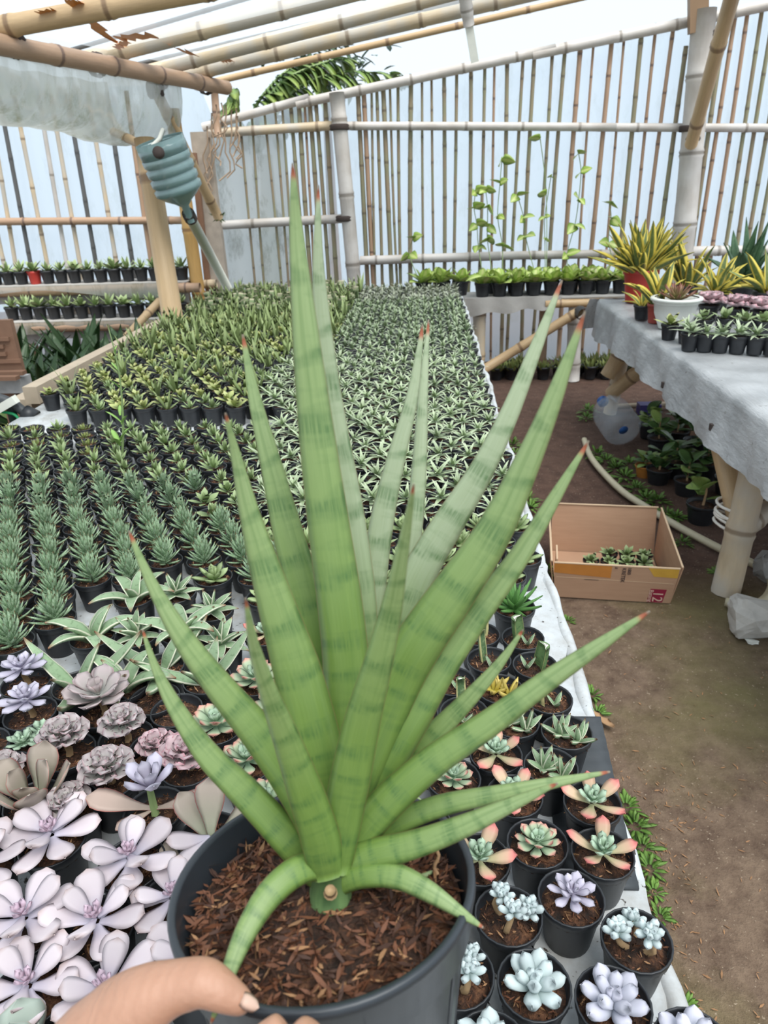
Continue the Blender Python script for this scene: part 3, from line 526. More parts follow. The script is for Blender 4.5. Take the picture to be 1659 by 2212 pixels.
def ppot(kind, x, y, z=TZ, s=1., label=None, group=None, far=None, name=None, pot=None, fs=1.22, leaves=None):
    fo, cat, lab, grp = KIND[kind]; t_ = thing(name or 'potted_'+{'zebra': 'zebra_haworthia', 'hawo': 'green_haworthia', 'broad': 'broad_haworthia', 'dense': 'dark_rosette', 'grey': 'grey_rosette', 'moss': 'moss_succulent', 'olive': 'olive_rosette', 'star': 'star_plant', 'tuft': 'dwarf_sansevieria', 'cutl': 'cropped_sansevieria'}[kind], label or lab, cat, (x, y, z+.001), random.uniform(0, 6.28), group or grp, s)
    far = y > 2.9 if far is None else far
    add('pot', pot or (POT_FAR if far else POT), t_); add('soil', SOIL_FAR if far else random.choice(SOIL), t_); add('foliage', random.choice(fo), t_, Matrix.Translation((0, 0, SOILZ)) @ Matrix.Scale(fs*random.uniform(.85, 1.12), 4)) if not leaves else ring_leaves(t_, leaves(), 0, (0, 0, SOILZ), .15); return t_
# ---------------------------------------------------------------- near succulents: every leaf its own part
LM = {}
def L_(key, *a, **k):
    if key not in LM: mat = k.pop('mat'); LM[key] = mesh('leaf', lg(*a, **k), mat)
    return LM[key]
def ring_leaves(root, rings, tilt=0, center=(0, 0, SOILZ), jit=.12, name='leaf'):
    Cm = Matrix.Translation(center) @ Matrix.Rotation(tilt, 4, 'X')
    for (n, el, me, z, r, off) in rings:
        for i in range(n):
            a = off+6.28318*(i+random.uniform(-jit, jit))/n
            add(name, me, root, Cm @ TR((r*math.cos(a), r*math.sin(a), z), a, math.radians(el+random.uniform(-6, 6)), random.uniform(1-jit, 1+jit*.5), random.uniform(-.2, .2)))
def rings(kind, mat=None):
    m = mat
    if kind == 'ghost': return [(6, 6, L_('g1', .052, .030, .006, .35, 11, 4, .07, 'spat', mat='ghost_leaf'), .018, .004, 0), (3, 24, L_('g2', .040, .024, .006, .3, 10, 4, .07, 'spat', mat='ghost_leaf'), .024, .003, .5), (5, 48, L_('g3', .014, .008, .004, .3, 4, 2, .1, 'spat', mat='ghost_core'), .026, .002, .2), (3, 70, L_('g3', mat='ghost_core'), .027, .001, .7)]
    if kind == 'lilac': return [(7, 6, L_('l1', .034, .017, .006, .3, 6, 3, .07, 'spat', mat='lilac_leaf'), .02, .003, 0), (6, 28, L_('l2', .026, .014, .006, .3, 6, 3, .07, 'spat', mat='lilac_leaf'), .023, .002, .4), (5, 55, L_('l3', .017, .011, .005, .3, 5, 2, .07, 'spat', mat='lilac_leaf'), .025, .001, .1)]
    if kind == 'frill': m = m or 'frill_leaf'; return [(9, 8, L_('f1'+m, .034, .030, .003, .35, 8, 4, .16, 'spat', mat=m, wave=.12, wn=2), .016, .004, 0), (8, 30, L_('f2'+m, .030, .027, .003, .35, 8, 4, .16, 'spat', mat=m, wave=.14, wn=2), .02, .003, .4), (6, 52, L_('f3'+m, .022, .020, .003, .3, 7, 4, .18, 'spat', mat=m, wave=.14, wn=2), .022, .002, .1), (4, 74, L_('f4'+m, .014, .012, .003, .2, 5, 3, .18, 'spat', mat=m, wave=.1, wn=2), .022, .001, .3)]
    if kind == 'graypink': return [(8, 12, L_('gp1', .050, .032, .004, .45, 7, 4, .12, 'spat', mat='graypink_leaf', wave=.05, wn=1.5), .016, .004, 0), (6, 34, L_('gp2', .042, .028, .004, .4, 7, 4, .12, 'spat', mat='graypink_leaf', wave=.05, wn=1.5), .02, .003, .4), (5, 62, L_('gp3', .026, .018, .004, .3, 6, 3, .12, 'spat', mat='graypink_leaf'), .022, .001, .1)]
    if kind == 'mint': return [(8, 12, L_('m1', .022, .012, .004, .4, 5, 2, .1, 'spat', mat='mint_leaf'), .012, .002, 0), (6, 40, L_('m2', .017, .010, .004, .4, 5, 2, .1, 'spat', mat='mint_leaf'), .014, .002, .4), (4, 66, L_('m3', .010, .007, .003, .3, 4, 2, .1, 'spat', mat='mint_leaf'), .014, .001, .1)]
    if kind == 'pinktip': return [(8, 10, L_('p1', .036, .019, .005, .45, 7, 3, .1, 'spat', mat='pinktip_leaf'), .012, .003, 0), (7, 34, L_('p2', .030, .017, .005, .4, 7, 3, .1, 'spat', mat='pinktip_leaf'), .016, .002, .4), (5, 58, L_('p3', .020, .012, .004, .3, 6, 3, .1, 'spat', mat='mint_leaf'), .018, .001, .1), (3, 76, L_('p4', .012, .008, .004, .3, 5, 2, .1, 'spat', mat='mint_leaf'), .018, .001, .4)]
    if kind == 'pinkstar': return [(5, 16, L_('ps1', .046, .020, .005, .35, 7, 3, .1, 'spat', mat='pink_leaf'), .010, .003, 0), (7, 40, L_('ps2', .023, .012, .005, .3, 6, 2, .1, 'spat', mat='mint_leaf'), .014, .002, .3), (5, 64, L_('ps3', .017, .009, .004, .3, 5, 2, .1, 'spat', mat='mint_leaf'), .016, .001, .1)]
    if kind == 'pachy': m = m or 'bluewhite_leaf'; return [(6, 20, L_('pa1'+m, .036, .020, .013, .3, 8, 4, .03, 'fat', mat=m), .006, .003, 0), (5, 50, L_('pa2'+m, .030, .016, .012, .2, 8, 4, .03, 'fat', mat=m), .010, .002, .5), (3, 74, L_('pa3'+m, .020, .012, .010, .1, 7, 4, .03, 'fat', mat=m), .012, .001, .2)]
    if kind == 'bead': m = m or 'bluewhite_leaf'; return [(6, 22, L_('b1'+m, .016, .0095, .008, .2, 6, 3, .02, 'fat', mat=m), 0, .002, 0), (5, 52, L_('b2'+m, .013, .008, .007, .2, 6, 3, .02, 'fat', mat=m), .004, .001, .5), (2, 78, L_('b3'+m, .009, .006, .006, .1, 5, 3, .02, 'fat', mat=m), .006, .001, .2)]
    if kind == 'boat': return [(5, 40, L_('bo1', .090, .030, .010, -1.3, 10, 4, .22, 'lance', mat='boat_leaf'), 0, .006, 0), (2, 66, L_('bo2', .065, .024, .009, -.7, 8, 4, .24, 'lance', mat='boat_leaf'), 0, .004, .6)]
    if kind == 'longboat': return [(3, 22, L_('lb1', .125, .026, .012, .5, 10, 4, .22, 'lance', mat='boat_leaf'), 0, .008, 0), (2, 60, L_('lb2', .075, .026, .010, -.3, 8, 4, .22, 'lance', mat='boat_leaf'), 0, .006, 1.2)]
    if kind == 'boatstar': return [(6, 14, L_('bs1', .052, .019, .007, -.55, 8, 4, .2, 'lance', mat='boat_leaf'), .006, .003, 0), (4, 40, L_('bs2', .046, .018, .007, -.3, 8, 4, .2, 'lance', mat='boat_leaf'), .012, .003, .5), (2, 74, L_('bs3', .042, .018, .006, -.1, 7, 4, .2, 'lance', mat='boat_leaf'), .016, .001, .2)]
    if kind == 'jade': return [(8, 22, L_('j1', .062, .013, .009, .25, 7, 3, .1, 'taper', mat='jade_leaf'), .004, .004, 0), (7, 48, L_('j2', .060, .013, .009, .25, 7, 3, .1, 'taper', mat='jade_leaf'), .01, .003, .4), (4, 72, L_('j3', .05, .012, .008, .2, 6, 3, .1, 'taper', mat='jade_leaf'), .014, .001, .1)]
    if kind == 'cup': return [(5, 50, L_('c1', .080, .046, .005, .3, 8, 4, .1, 'paddle', mat='paddle_leaf'), 0, .006, 0), (3, 72, L_('c2', .062, .036, .005, .15, 8, 4, .1, 'paddle', mat='paddle_leaf'), .004, .004, .6)]
    if kind == 'disc': return [(4, 38, L_('d1', .072, .050, .006, .3, 8, 4, .06, 'paddle', mat='bluegreen_leaf'), 0, .006, 0), (3, 66, L_('d2', .055, .040, .006, .2, 8, 4, .06, 'paddle', mat='bluegreen_leaf'), .004, .004, .5)]
for k_ in ('ghost', 'lilac', 'mint', 'pinktip', 'bead', 'pachy'): rings(k_)
KNAME = {'ghost': 'ghost_succulent', 'lilac': 'lilac_rosette', 'frill': 'frilled_echeveria', 'graypink': 'pink_grey_echeveria', 'mint': 'mint_rosette', 'pinktip': 'pink_tipped_echeveria', 'pinkstar': 'pink_star_echeveria', 'pachy': 'moonstone_succulent', 'bead': 'moonstone_succulent', 'boat': 'boat_sansevieria', 'longboat': 'boat_sansevieria', 'boatstar': 'boat_sansevieria', 'jade': 'green_aloe', 'cup': 'paddle_plant', 'disc': 'paddle_plant', 'cut': 'cut_sansevieria', 'spike': 'cut_sansevieria', 'pup': 'dwarf_sansevieria', 'stemmy': 'moonstone_succulent', 'empty': 'potted_soil'}
def near(kind, px, py, label, s=1., rz=None, at='c', lift=0, extra=None, mat=None, fs=1., tilt=0):
    p = onz(px, py, TZ+PH if at == 'r' else TZ+PH+.018+lift); x, y = float(p[0]), float(p[1])
    # keep neighbours' pots from cutting into one another
    for _ in range(12):
        for a, b in used:
            d = math.hypot(x-a, y-b)
            if d < .0785*min(1, s+.01): k = (.0785*min(1, s+.01)-d)*.5/max(d, 1e-4); x += (x-a)*k; y += (y-b)*k
    used.append((x, y))
    nm = KNAME[kind]; t_ = thing(nm, label, 'pot of soil' if kind == 'empty' else 'succulent' if 'sanse' not in nm else 'sansevieria', (x, y, TZ+.001), 0, None, s)
    add('pot', POT, t_); add('soil', random.choice(SOIL), t_, Matrix.Rotation(random.uniform(0, 6), 4, 'Z'))
    rz = random.uniform(0, 6.28) if rz is None else rz; top = (0, 0, SOILZ+lift); Rz = Matrix.Rotation(rz, 4, 'Z')
    if lift: part('stem', tube([(0, 0, SOILZ-.005), (.003, .002, SOILZ+lift*.5), (0, 0, SOILZ+lift+.012)], [.006, .005, .004], 6), 'stem_tan', t_)
    if kind in ('cut', 'spike'):
        big = kind == 'cut'; W = .034 if big else .017; L = .055 if big else .068; m_ = mat or ('sanse_cut' if big else 'sanse_stripe'); me = L_('cut'+kind+m_, L, W, .010, .1, 5, 4, .32, 'cut', mat=m_)
        Mx = Rz @ TR((.012, 0, SOILZ-.006), 0, math.radians(80), 1); lf = add('cut_leaf', me, t_, Mx)
        g = lg(.004, W*.93, .0095, 0, 1, 4, .32, 'strap'); g = (g[0]*np.array([.5, .98, 1.])+np.array([L-.0012, 0, .0025]), g[1], g[2])
        if 'capm'+kind not in LM: LM['capm'+kind] = mesh('cut_face', g, 'cut_white')
        add('cut_face', LM['capm'+kind], lf)
        for i in range(3): add('leaf', L_('pupleaf', .028, .010, .006, .3, 5, 2, .2, 'lance', mat='boat_leaf'), t_, Rz @ TR((-.012, .006, SOILZ), 2.1*i, math.radians(50)))
    elif kind == 'pup':
        for c_, n in (((-.008, .006), 6), ((.016, -.008), 4)): ring_leaves(t_, [(n, 35, L_('pl1'+str(mat), .034, .013, .008, .3, 6, 3, .2, 'lance', mat=mat or 'boat_leaf'), 0, .003, rz), (2, 74, L_('pl2'+str(mat), .040, .011, .008, .1, 6, 3, .2, 'lance', mat=mat or 'boat_leaf'), 0, .002, rz)], 0, (*c_, SOILZ))
    elif kind == 'stemmy':
        for i in range(3):
            a = rz+i*2.1; q_ = (.020*math.cos(a), .020*math.sin(a)); e = (q_[0]*.9+.008*math.sin(a*3), q_[1]*.9, SOILZ+.014+.012*i)
            part('woody_stem', tube(spline([(q_[0]*.3, q_[1]*.3, SOILZ-.004), (*q_, SOILZ+.012), e], 7), [.004, .004, .0038, .0036, .0034, .003, .0025], 6), 'stem_tan', t_); ring_leaves(t_, rings('bead', mat), random.uniform(-.5, .5), e)
    elif kind == 'mint':
        for c_ in ((0, .012), (.016, -.008), (-.016, -.010)): ring_leaves(t_, rings('mint'), 0, (*c_, SOILZ))
    elif kind == 'empty': pass
    else:
        for (n, el, me, z, r, off) in rings(kind, mat):
            ring_leaves(t_, [(n, el, me, z*fs, r, off+rz)], tilt, top) if fs == 1 else [add('leaf', me, t_, Matrix.Translation(top) @ TR((r*math.cos(a), r*math.sin(a), z*fs), a, math.radians(el+random.uniform(-6, 6)), fs*random.uniform(.9, 1.05), random.uniform(-.2, .2))) for a in [off+rz+6.28318*(i+random.uniform(-.1, .1))/n for i in range(n)]]
    if extra: extra(t_, rz)
    return t_
# ---- left foreground
near('ghost', 107, 1794, 'whitish lilac succulent with drooping spoon leaves and two pink crowns, topmost pale one', 1, .3, fs=1.12)
near('ghost', 278, 1842, 'whitish lilac spoon-leaved succulent with a brown cut centre, right of the topmost pale one', 1, .9, fs=1.08)
near('ghost', 214, 1961, 'whitish lilac succulent with a tight pink crown in the middle of the pale group', 1, .1, fs=1.08)
near('ghost', 56, 1974, 'whitish lilac succulent with brown bare centre at the left frame edge', 1, .5, fs=1.1)
near('ghost', 83, 2076, 'whitish lilac succulent with layered pink rosette at lower left above the paddle leaves', 1, .2, fs=1.0)
near('ghost', 353, 1925, 'whitish lilac succulent pressed against the left side of the big held pot', 1, 1.1, fs=.9)
near('ghost', -6, 1838, 'whitish lilac succulent cut off by the left frame edge beside the topmost pale one', 1, .4, fs=1.05)
near('ghost', 190, 2100, 'whitish lilac succulent half hidden by the thumb at the bottom', 1, .8, fs=1.0)
near('ghost', 300, 2010, 'whitish lilac succulent showing single long leaves just above the hand', 1, .5, fs=.95)
def lilac_tail(t_, rz):
    for a, l in ((3.6, 1), (4.5, 1.1), (5.2, .8)): add('leaf', L_('g1', mat='ghost_leaf'), t_, TR((0, 0, SOILZ+.01), a, math.radians(14), l))
def bronze(t_, rz):
    for a, e, l in ((1.6, 62, .080), (2.5, 38, .072), (.5, 30, .075)): add('leaf', L_('pd%d' % int(l*1000), l, l*.48, .005, .25, 8, 4, .1, 'paddle', mat='paddle_leaf'), t_, TR((0, 0, SOILZ), a, math.radians(e)))
    add('leaf', L_('pd60', .06, .03, .005, .2, 8, 4, .1, 'paddle', mat='paddle_leaf'), t_, TR((0, 0, SOILZ), 3.5, math.radians(6)))
    lilac_tail(t_, rz)
near('empty', 449, 1785, 'paddle plant with three upright green-bronze leaves and lilac lower leaves beside the big pot', extra=bronze).name = 'paddle_plant'
near('cup', 81, 1745, 'cup-shaped bronze-green paddle plant standing above the pale lilac group', 1, .4, at='r', fs=1.0)
def longpaddle(t_, rz):
    for a, e, l, m_ in ((3.2, 12, .085, 'paddle_bronze'), (.05, 14, .068, 'paddle_bronze'), (3.9, -2, .05, 'paddle_bronze')): add('leaf', L_('lp%d' % int(l*1000), l, l*.44, .005, .2, 8, 4, .1, 'paddle', mat=m_), t_, TR((0, 0, SOILZ+.012), a, math.radians(e)))
    part('stem', tube([(0, 0, SOILZ-.004), (0, 0, SOILZ+.03), (-.002, .004, SOILZ+.055)], [.006, .005, .004], 6), 'stem_green', t_)
    for n, e, l in ((5, 38, 1.25), (4, 62, 1.05)):
        for i in range(n): add('leaf', L_('l1', mat='lilac_leaf'), t_, TR((0, .003, SOILZ+.045), 6.28*i/n+e, math.radians(e), l))
near('empty', 327, 1765, 'bronze paddle plant with one huge left leaf and a mauve rosette on top', at='r', extra=longpaddle).name = 'paddle_plant'
near('disc', 60, 2175, 'blue-green paddle plant with broad rounded leaves in the bottom left corner', 1, 1.9, fs=.95); near('disc', 160, 2190, 'blue-green paddle plant partly behind the hand at the bottom', 1, 1.2, fs=.85)
near('frill', 132, 1578, 'grey frilled echeveria with pale green heart on a bare stem, left of the frilled group', 1, 0, lift=.02, fs=1.0)
near('frill', 241, 1553, 'grey frilled echeveria standing highest in the frilled group', 1, .3, lift=.02, fs=.95)
near('frill', 238, 1622, 'grey frilled echeveria in the middle of the frilled group', 1, .3, lift=.01, fs=1.05)
near('frill', 382, 1640, 'pink-edged curly echeveria right of the grey frilled ones', 1, .2, mat='frill_pink', lift=.012, fs=1.05)
near('frill', 70, 1625, 'small grey frilled echeveria at the left end of the frilled group', 1, .7, fs=.8)
near('frill', 305, 1665, 'small pink frilled echeveria just above the mauve-topped paddle plant', 1, .7, mat='frill_pink', fs=.75)
near('frill', 190, 1675, 'frilled echeveria with a bare pale stem bending down, below the frilled group', 1, .7, fs=.85)
near('graypink', 211, 1492, 'wide pinkish grey echeveria with smooth open leaves below the boat sansevierias', 1, .2, lift=.02, fs=1.05)
near('lilac', 45, 1438, 'lilac rosette nearest the zebra rows at the left edge', 1, .2, lift=.015, fs=1.1); near('lilac', 55, 1506, 'lilac rosette directly below the uppermost lilac one', 1, .7, lift=.012, fs=1.08)
near('lilac', -8, 1500, 'lilac rosette cut by the left frame edge', 1, .7, fs=1.); near('lilac', 10, 1560, 'dull mauve rosette in a dark pot at the left frame edge', 1, .7, fs=.7)
near('mint', 26, 1600, 'mint green rosette cluster at the left edge, upper one'); near('mint', 8, 1662, 'mint green rosette cluster at the left edge, lower one')
near('empty', 318, 1580, 'black pot of bare husk soil between the frilled echeverias and the curly pink one', at='r')
# ---- boat sansevierias
for k, (kd, x, y, rz, lb) in enumerate([('boat', 290, 1290, 1.2, 'boat sansevieria with a thick leaf arching left, topmost of the white-edged ones'), ('boatstar', 376, 1282, .3, 'white-edged sansevieria star right of the topmost arching one'), ('boatstar', 459, 1318, .1, 'white-edged sansevieria star with seven spread leaves in a grey-rimmed pot'),
        ('boatstar', 477, 1390, .7, 'small upright white-edged sansevieria left of the pink rosettes'), ('boat', 199, 1375, .4, 'white-edged sansevieria with curled wavy leaves left of centre'), ('boatstar', 289, 1372, .9, 'white-edged sansevieria with one upright leaf in the middle of the boat group'),
        ('longboat', 347, 1440, 3.0, 'white-edged sansevieria with long horizontal leaves above the bare pot'), ('longboat', 150, 1490, 2.9, 'white-edged sansevieria with a long leaf reaching left above the pinkish grey echeveria'), ('boat', 275, 1495, 5.0, 'white-edged sansevieria with narrow wavy leaves beside the pinkish grey echeveria'),
        ('longboat', 395, 1520, 3.3, 'lowest white-edged sansevieria with leaves spread flat to both sides'), ('boat', 385, 1360, 2.0, 'white-edged sansevieria with a stiff leaf, right in the boat group')]): near(kd, x, y, lb, 1, rz, at='r')
near('empty', 345, 1480, 'black pot of bare husk soil below the long horizontal sansevieria leaves', at='r')
# ---- pink tipped echeverias behind the big plant
for k, (kd, x, y, rz, s_, lb) in enumerate([('pinktip', 485, 1448, .2, 1.05, 'green echeveria with salmon leaf tips, leftmost of the pink-tipped ones'), ('pinkstar', 560, 1352, .5, .9, 'red-pink echeveria topmost of the pink-tipped group'), ('pinktip', 580, 1432, .9, 1.05, 'pale green echeveria behind the short front leaf of the big plant'),
        ('pinktip', 600, 1500, .4, 1.1, 'pinkish echeveria half covered by the big plant leaves'), ('pinktip', 463, 1550, .1, 1.1, 'grey-green echeveria with long hanging leaves left of the big plant'), ('pinktip', 520, 1625, .4, 1., 'bright green echeveria with one red leaf above the rim of the big pot'),
        ('pinktip', 545, 1668, .8, .85, 'small green echeveria just above the rim of the big pot'), ('graypink', 600, 1590, .4, .7, 'grey rosette showing between the left leaves of the big plant')]): near(kd, x, y, lb, 1, rz, fs=s_)
# ---- right strip, rim centres
for k, e in enumerate([('cut', 1130, 1372, 'pot with one broad cut sansevieria leaf leaning left, by the green aloe', 2.6), ('cut', 1056, 1366, 'pot with a yellow-striped cut sansevieria leaf, farthest of the cuttings', 1.5, 'sanse_stripe'), ('spike', 1054, 1413, 'pot with a narrow cream-striped cut spike and small white pups', 2.4),
        ('cut', 1146, 1430, 'pot with a cut leaf standing at its right side near the table edge', .3), ('pup', 1079, 1480, 'pot with a single yellowing leaf leaning left', 2.4, 'yellow_leaf'), ('cut', 986, 1467, 'pot with a white-topped dark cut leaf next to the big plant', 2.7), ('cut', 1184, 1502, 'pot with a wide striped cut leaf showing a big white cut face', 2.9, 'sanse_stripe'),
        ('spike', 999, 1523, 'pot with one thin striped spike left of the small empty pot', 1.9), ('empty', 915, 1536, 'pot of soil with a few red scraps beside the big plant', 0), ('pup', 1102, 1546, 'pot with tiny grey pups among husks', .4), ('pup', 1209, 1566, 'pot with a long jointed green spike and short pups at the table edge', 1.), ('pinkstar', 1079, 1610, 'small mint rosette with one yellow-pink leaf', .3),
        ('pup', 1182, 1628, 'pot with fat green dwarf sansevieria pups and a yellow tip', 2.2), ('pinktip', 1003, 1662, 'mint and salmon echeveria next to the big plant on its right', .2), ('pinkstar', 1115, 1675, 'echeveria with four salmon pink fan leaves and a beaded green heart', .9), ('pinkstar', 1233, 1687, 'echeveria with faded peach leaves behind the tip of the low right leaf', 1.7),
        ('pinktip', 1134, 1758, 'pair of mint rosettes with pink-edged yellow leaves under the low right leaves', .6), ('pinkstar', 1256, 1772, 'star-shaped echeveria with yellow-pink leaves in the pot at the table edge', .2), ('pinkstar', 1088, 1835, 'blue-green echeveria with long pink-tipped lower leaves right of the big pot', 1.1),
        ('lilac', 1229, 1860, 'flat grey-lilac rosette in husk soil', .3), ('stemmy', 1146, 1944, 'bluish moonstone succulent on several curved tan stems', .3), ('stemmy', 1300, 1974, 'moonstone succulent with small bead leaves on bare stems at the table edge', 1.3), ('stemmy', 1037, 1934, 'moonstone succulent half hidden by the right rim of the big pot', 2.3), ('pachy', 1138, 2075, 'large bluish white moonstone succulent with plump spread leaves', .2),
        ('pachy', 1307, 2084, 'pale moonstone succulent with separate greenish and lilac leaves in a pot at the edge', .7, 'palelilac_leaf'), ('stemmy', 1015, 2095, 'moonstone succulent with yellow woody stem and red scrap beside the big pot', .9), ('pachy', 1056, 2195, 'pale blue moonstone succulent at the bottom beside the big pot', .5), ('pachy', 1226, 2197, 'greenish white moonstone succulent at the bottom, middle one', 1.1, 'palegreen_leaf'), ('pachy', 1400, 2200, 'lilac-blue moonstone succulent in the bottom right pot of the table', .3, 'palelilac_leaf')]):
    near(e[0], e[1], e[2], e[3], .93, e[4], at='r', mat=e[5] if len(e) > 5 else None, fs=.8 if e[0] in ('pinktip', 'lilac') else 1)
near('jade', 1110, 1310, 'shiny deep green spiky aloe at the table edge beyond the cuttings', 1, .2, at='r'); near('pachy', 985, 1600, 'mint echeveria peeking between the right leaves of the big plant', 1, .4, at='r', mat='palegreen_leaf', fs=.7)
# ---- field of small pots in rows, front table then rear staging
def zone(x, y):
    px, py, d = proj((x, y, TZ+PH)); r = random.random()
    if y < FY:
        if py > 1395 and px > 560: return 'pinkf' if px < 960 else None
        if py > 1330 and px > 430: return None if py > 1395 else 'broad'
        if py > 1480: return None
        if px < 440 and py > 1045: return 'zebra' if py < 1250 or px < 240 else None
        if px < 560 and py > 1045: return 'zebra' if (r < .75 and py > 1100) else 'broad'
        if px < 560: return 'moss' if (px < 200 and py < 990 and r < .7) else 'hawo'
        if py > 1120: return 'broad' if r < .7 else ('zebra' if px < 650 else 'hawo')
        return 'star'
    if y < 3.35:
        if x > -.62: return 'star' if y < 3.1 or r < .5 else 'dense'
        return 'olive' if r < .5 else ('tuft' if r < .7 else 'hawo')
    if x > -.45: return 'dense' if y < 4.75 else 'grey'
    if y > 4.3: return 'cutl' if r < .6 else 'tuft'
    return 'tuft' if r < .6 else 'olive'
def zebra_leaves():
    R = []
    for i in range(9): h = i/8; R.append((4, 22+54*h, L_('zb%d' % (i//3), .047-.010*(i//3)*.4, .0098, .006, .3, 4, 2, .1, 'lance', mat='zebra_leaf'), .002+.034*h, .003, i*.75+random.uniform(-.2, .2)))
    return R
def broad_leaves(): return [(5, 20, L_('br1', .042, .020, .007, .2, 5, 3, .15, 'ovate', mat='haworthia_leaf'), .002, .003, random.uniform(0, 1)), (5, 48, L_('br2', .036, .017, .007, .2, 5, 3, .15, 'ovate', mat='haworthia_leaf'), .006, .002, .5), (3, 74, L_('br3', .027, .013, .006, .1, 5, 3, .1, 'ovate', mat='haworthia_leaf'), .008, .001, .2)]
cells = []; sp = .0835; row = 0; y = .40
while y < 5.40:
    x = TX-.055-(row % 2)*sp*.5
    while x > -1.95:
        if y > FY+.04 and x < -1.50: break
        if not (FY-.075 < y < FY+.06) or x > -.5: cells.append((x+random.uniform(-.004, .004), y+random.uniform(-.0045, .0045)))
        x -= sp
    y += sp*.905; row += 1
pk = {k: [] for k in KIND}
for x, y in cells:
    px, py, d = proj((x, y, TZ+PH))
    if px < -110 or px > 1800 or py > 2330: continue
    k = zone(x, y)
    if k == 'pinkf': k = 'broad'
    if k is None or not free(x, y, .0775): continue
    if y > FY+.06 and x < -.55 and y < 2.62 and x < -1.35+(2.62-y)*0: continue
    pk[k].append((x, y))
SPC = {k: v for k, v in pk.items()}
for k, L in pk.items():
    L.sort(key=lambda q: q[1])
    for x, y in L[:300]: ppot(k, x, y, s=random.uniform(.94, 1.0), fs=.9 if k == 'zebra' else 1.35 if y > 3.3 else 1.22, leaves=zebra_leaves if k == 'zebra' and y < 1.5 else broad_leaves if k == 'broad' and y < 1.5 else None)
    if len(L) > 300:
        P = joined([(lathe([(PR*.75, 0), (PR, PH), (PR*.85, PH*.8)], 8), TR((x, y, TZ))) for x, y in L[300:]]); fo = KIND[k][0]
        gs = []
        for x, y in L[300:]:
            me = random.choice(fo); n = len(me.vertices); V = np.empty(n*3, np.float32); me.vertices.foreach_get('co', V); nf = len(me.polygons); F = np.empty(nf*4, np.int32); me.loops.foreach_get('vertex_index', F)
            UVl = np.empty(nf*8, np.float32); me.uv_layers[0].data.foreach_get('uv', UVl); UV = np.zeros((n, 2)); UV[F] = UVl.reshape(-1, 2)
            gs.append(xf((V.reshape(-1, 3), F.reshape(-1, 4), UV), TR((x, y, TZ+SOILZ), random.uniform(0, 6.28), 0, random.uniform(.85, 1.1))))
        rt_ = thing('far_pots', 'remaining far rows: '+KIND[k][2], KIND[k][1], (0, 5, TZ)); rt_['kind'] = 'stuff'
        o = part('pots', rel(P, (0, 5, TZ)), 'black_plastic', rt_); o['kind'] = 'stuff'; o = part('foliage', rel(merge(gs), (0, 5, TZ)), fo[0].materials[0].name, rt_); o['kind'] = 'stuff'
print('FIELD', {k: len(v) for k, v in pk.items()})
# ---------------------------------------------------------------- the plant held up in front of the camera
RC = np.array([-.0711, .3255, 1.0835]); RN = nrm([-.0654, .1935, 1.]); HH = .165
hero_M = Matrix.Translation((RC-RN*HH).tolist()) @ Vector(RN.tolist()).to_track_quat('Z', 'Y').to_matrix().to_4x4()
hero = thing('potted_sansevieria_plant', 'tall green banded sansevieria in a big black pot held up by a hand', 'potted plant'); hero.matrix_basis = hero_M; HI = np.array(hero_M.inverted())
def hl(g): V, F, U = g; return V@HI[:3, :3].T+HI[:3, 3], F, U
hp = part('pot', lathe([(.001, 0), (.070, 0), (.072, .004), (.0905, .128), (.0925, .130), (.0955, .134), (.0985, .158), (.1, .161), (.1, .165), (.0985, .1665), (.0955, .1665), (.0945, .163), (.092, .145), (.088, .13)], 64), 'hero_plastic', hero)
for k in range(26):
    a = random.uniform(0, 6.28); r0, r1 = .0725+.018*.15, .0905
    P = [((.0722+.0183*h)*math.cos(a), (.0722+.0183*h)*math.sin(a), .004+.124*h) for h in (.05, .5, .97)]; part('rib', tube(P, .0011, 5), 'hero_plastic', hp)
SZ = HH-.019
part('soil', lathe([(.0895, SZ-.004), (.075, SZ-.001), (.04, SZ+.004), (.015, SZ+.006), (.0006, SZ+.006)], 40), 'soil', hero)
for mt, n, nm in (('husk_brown', 1200, 'brown_husk'), ('husk_dark', 900, 'dark_husk'), ('husk_pale', 280, 'pale_husk')): o = part(nm, chips(n, .088, SZ-.001, .006, sc=1.05), mt, hero); o['kind'] = 'stuff'
def sweep(P, W, Tk, ch, view=None, n=26, m=5):
    """leaf along world points P with widths W (m)"""
    Q = spline(P, n); Wn = np.interp(np.linspace(0, len(P)-1, n), range(len(P)), W); T = np.gradient(Q, axis=0); V = []; U = []
    for i in range(n):
        t_ = nrm(T[i]); vd = nrm((CAM if view is None else view)-Q[i]); B = nrm(np.cross(t_, vd)); N = np.cross(B, t_)
        if N.dot(vd) < 0: N = -N
        for (yy, zz, uu) in xsec(m, Tk*Wn[i], Wn[i], ch): V.append(Q[i]+B*yy+N*zz); U.append((uu, i/(n-1)))
    F = np.array(loopq(n-1, 2*m)+capq(0, 2*m, True)+capq((n-1)*2*m, 2*m)); return np.array(V), F, np.array(U)
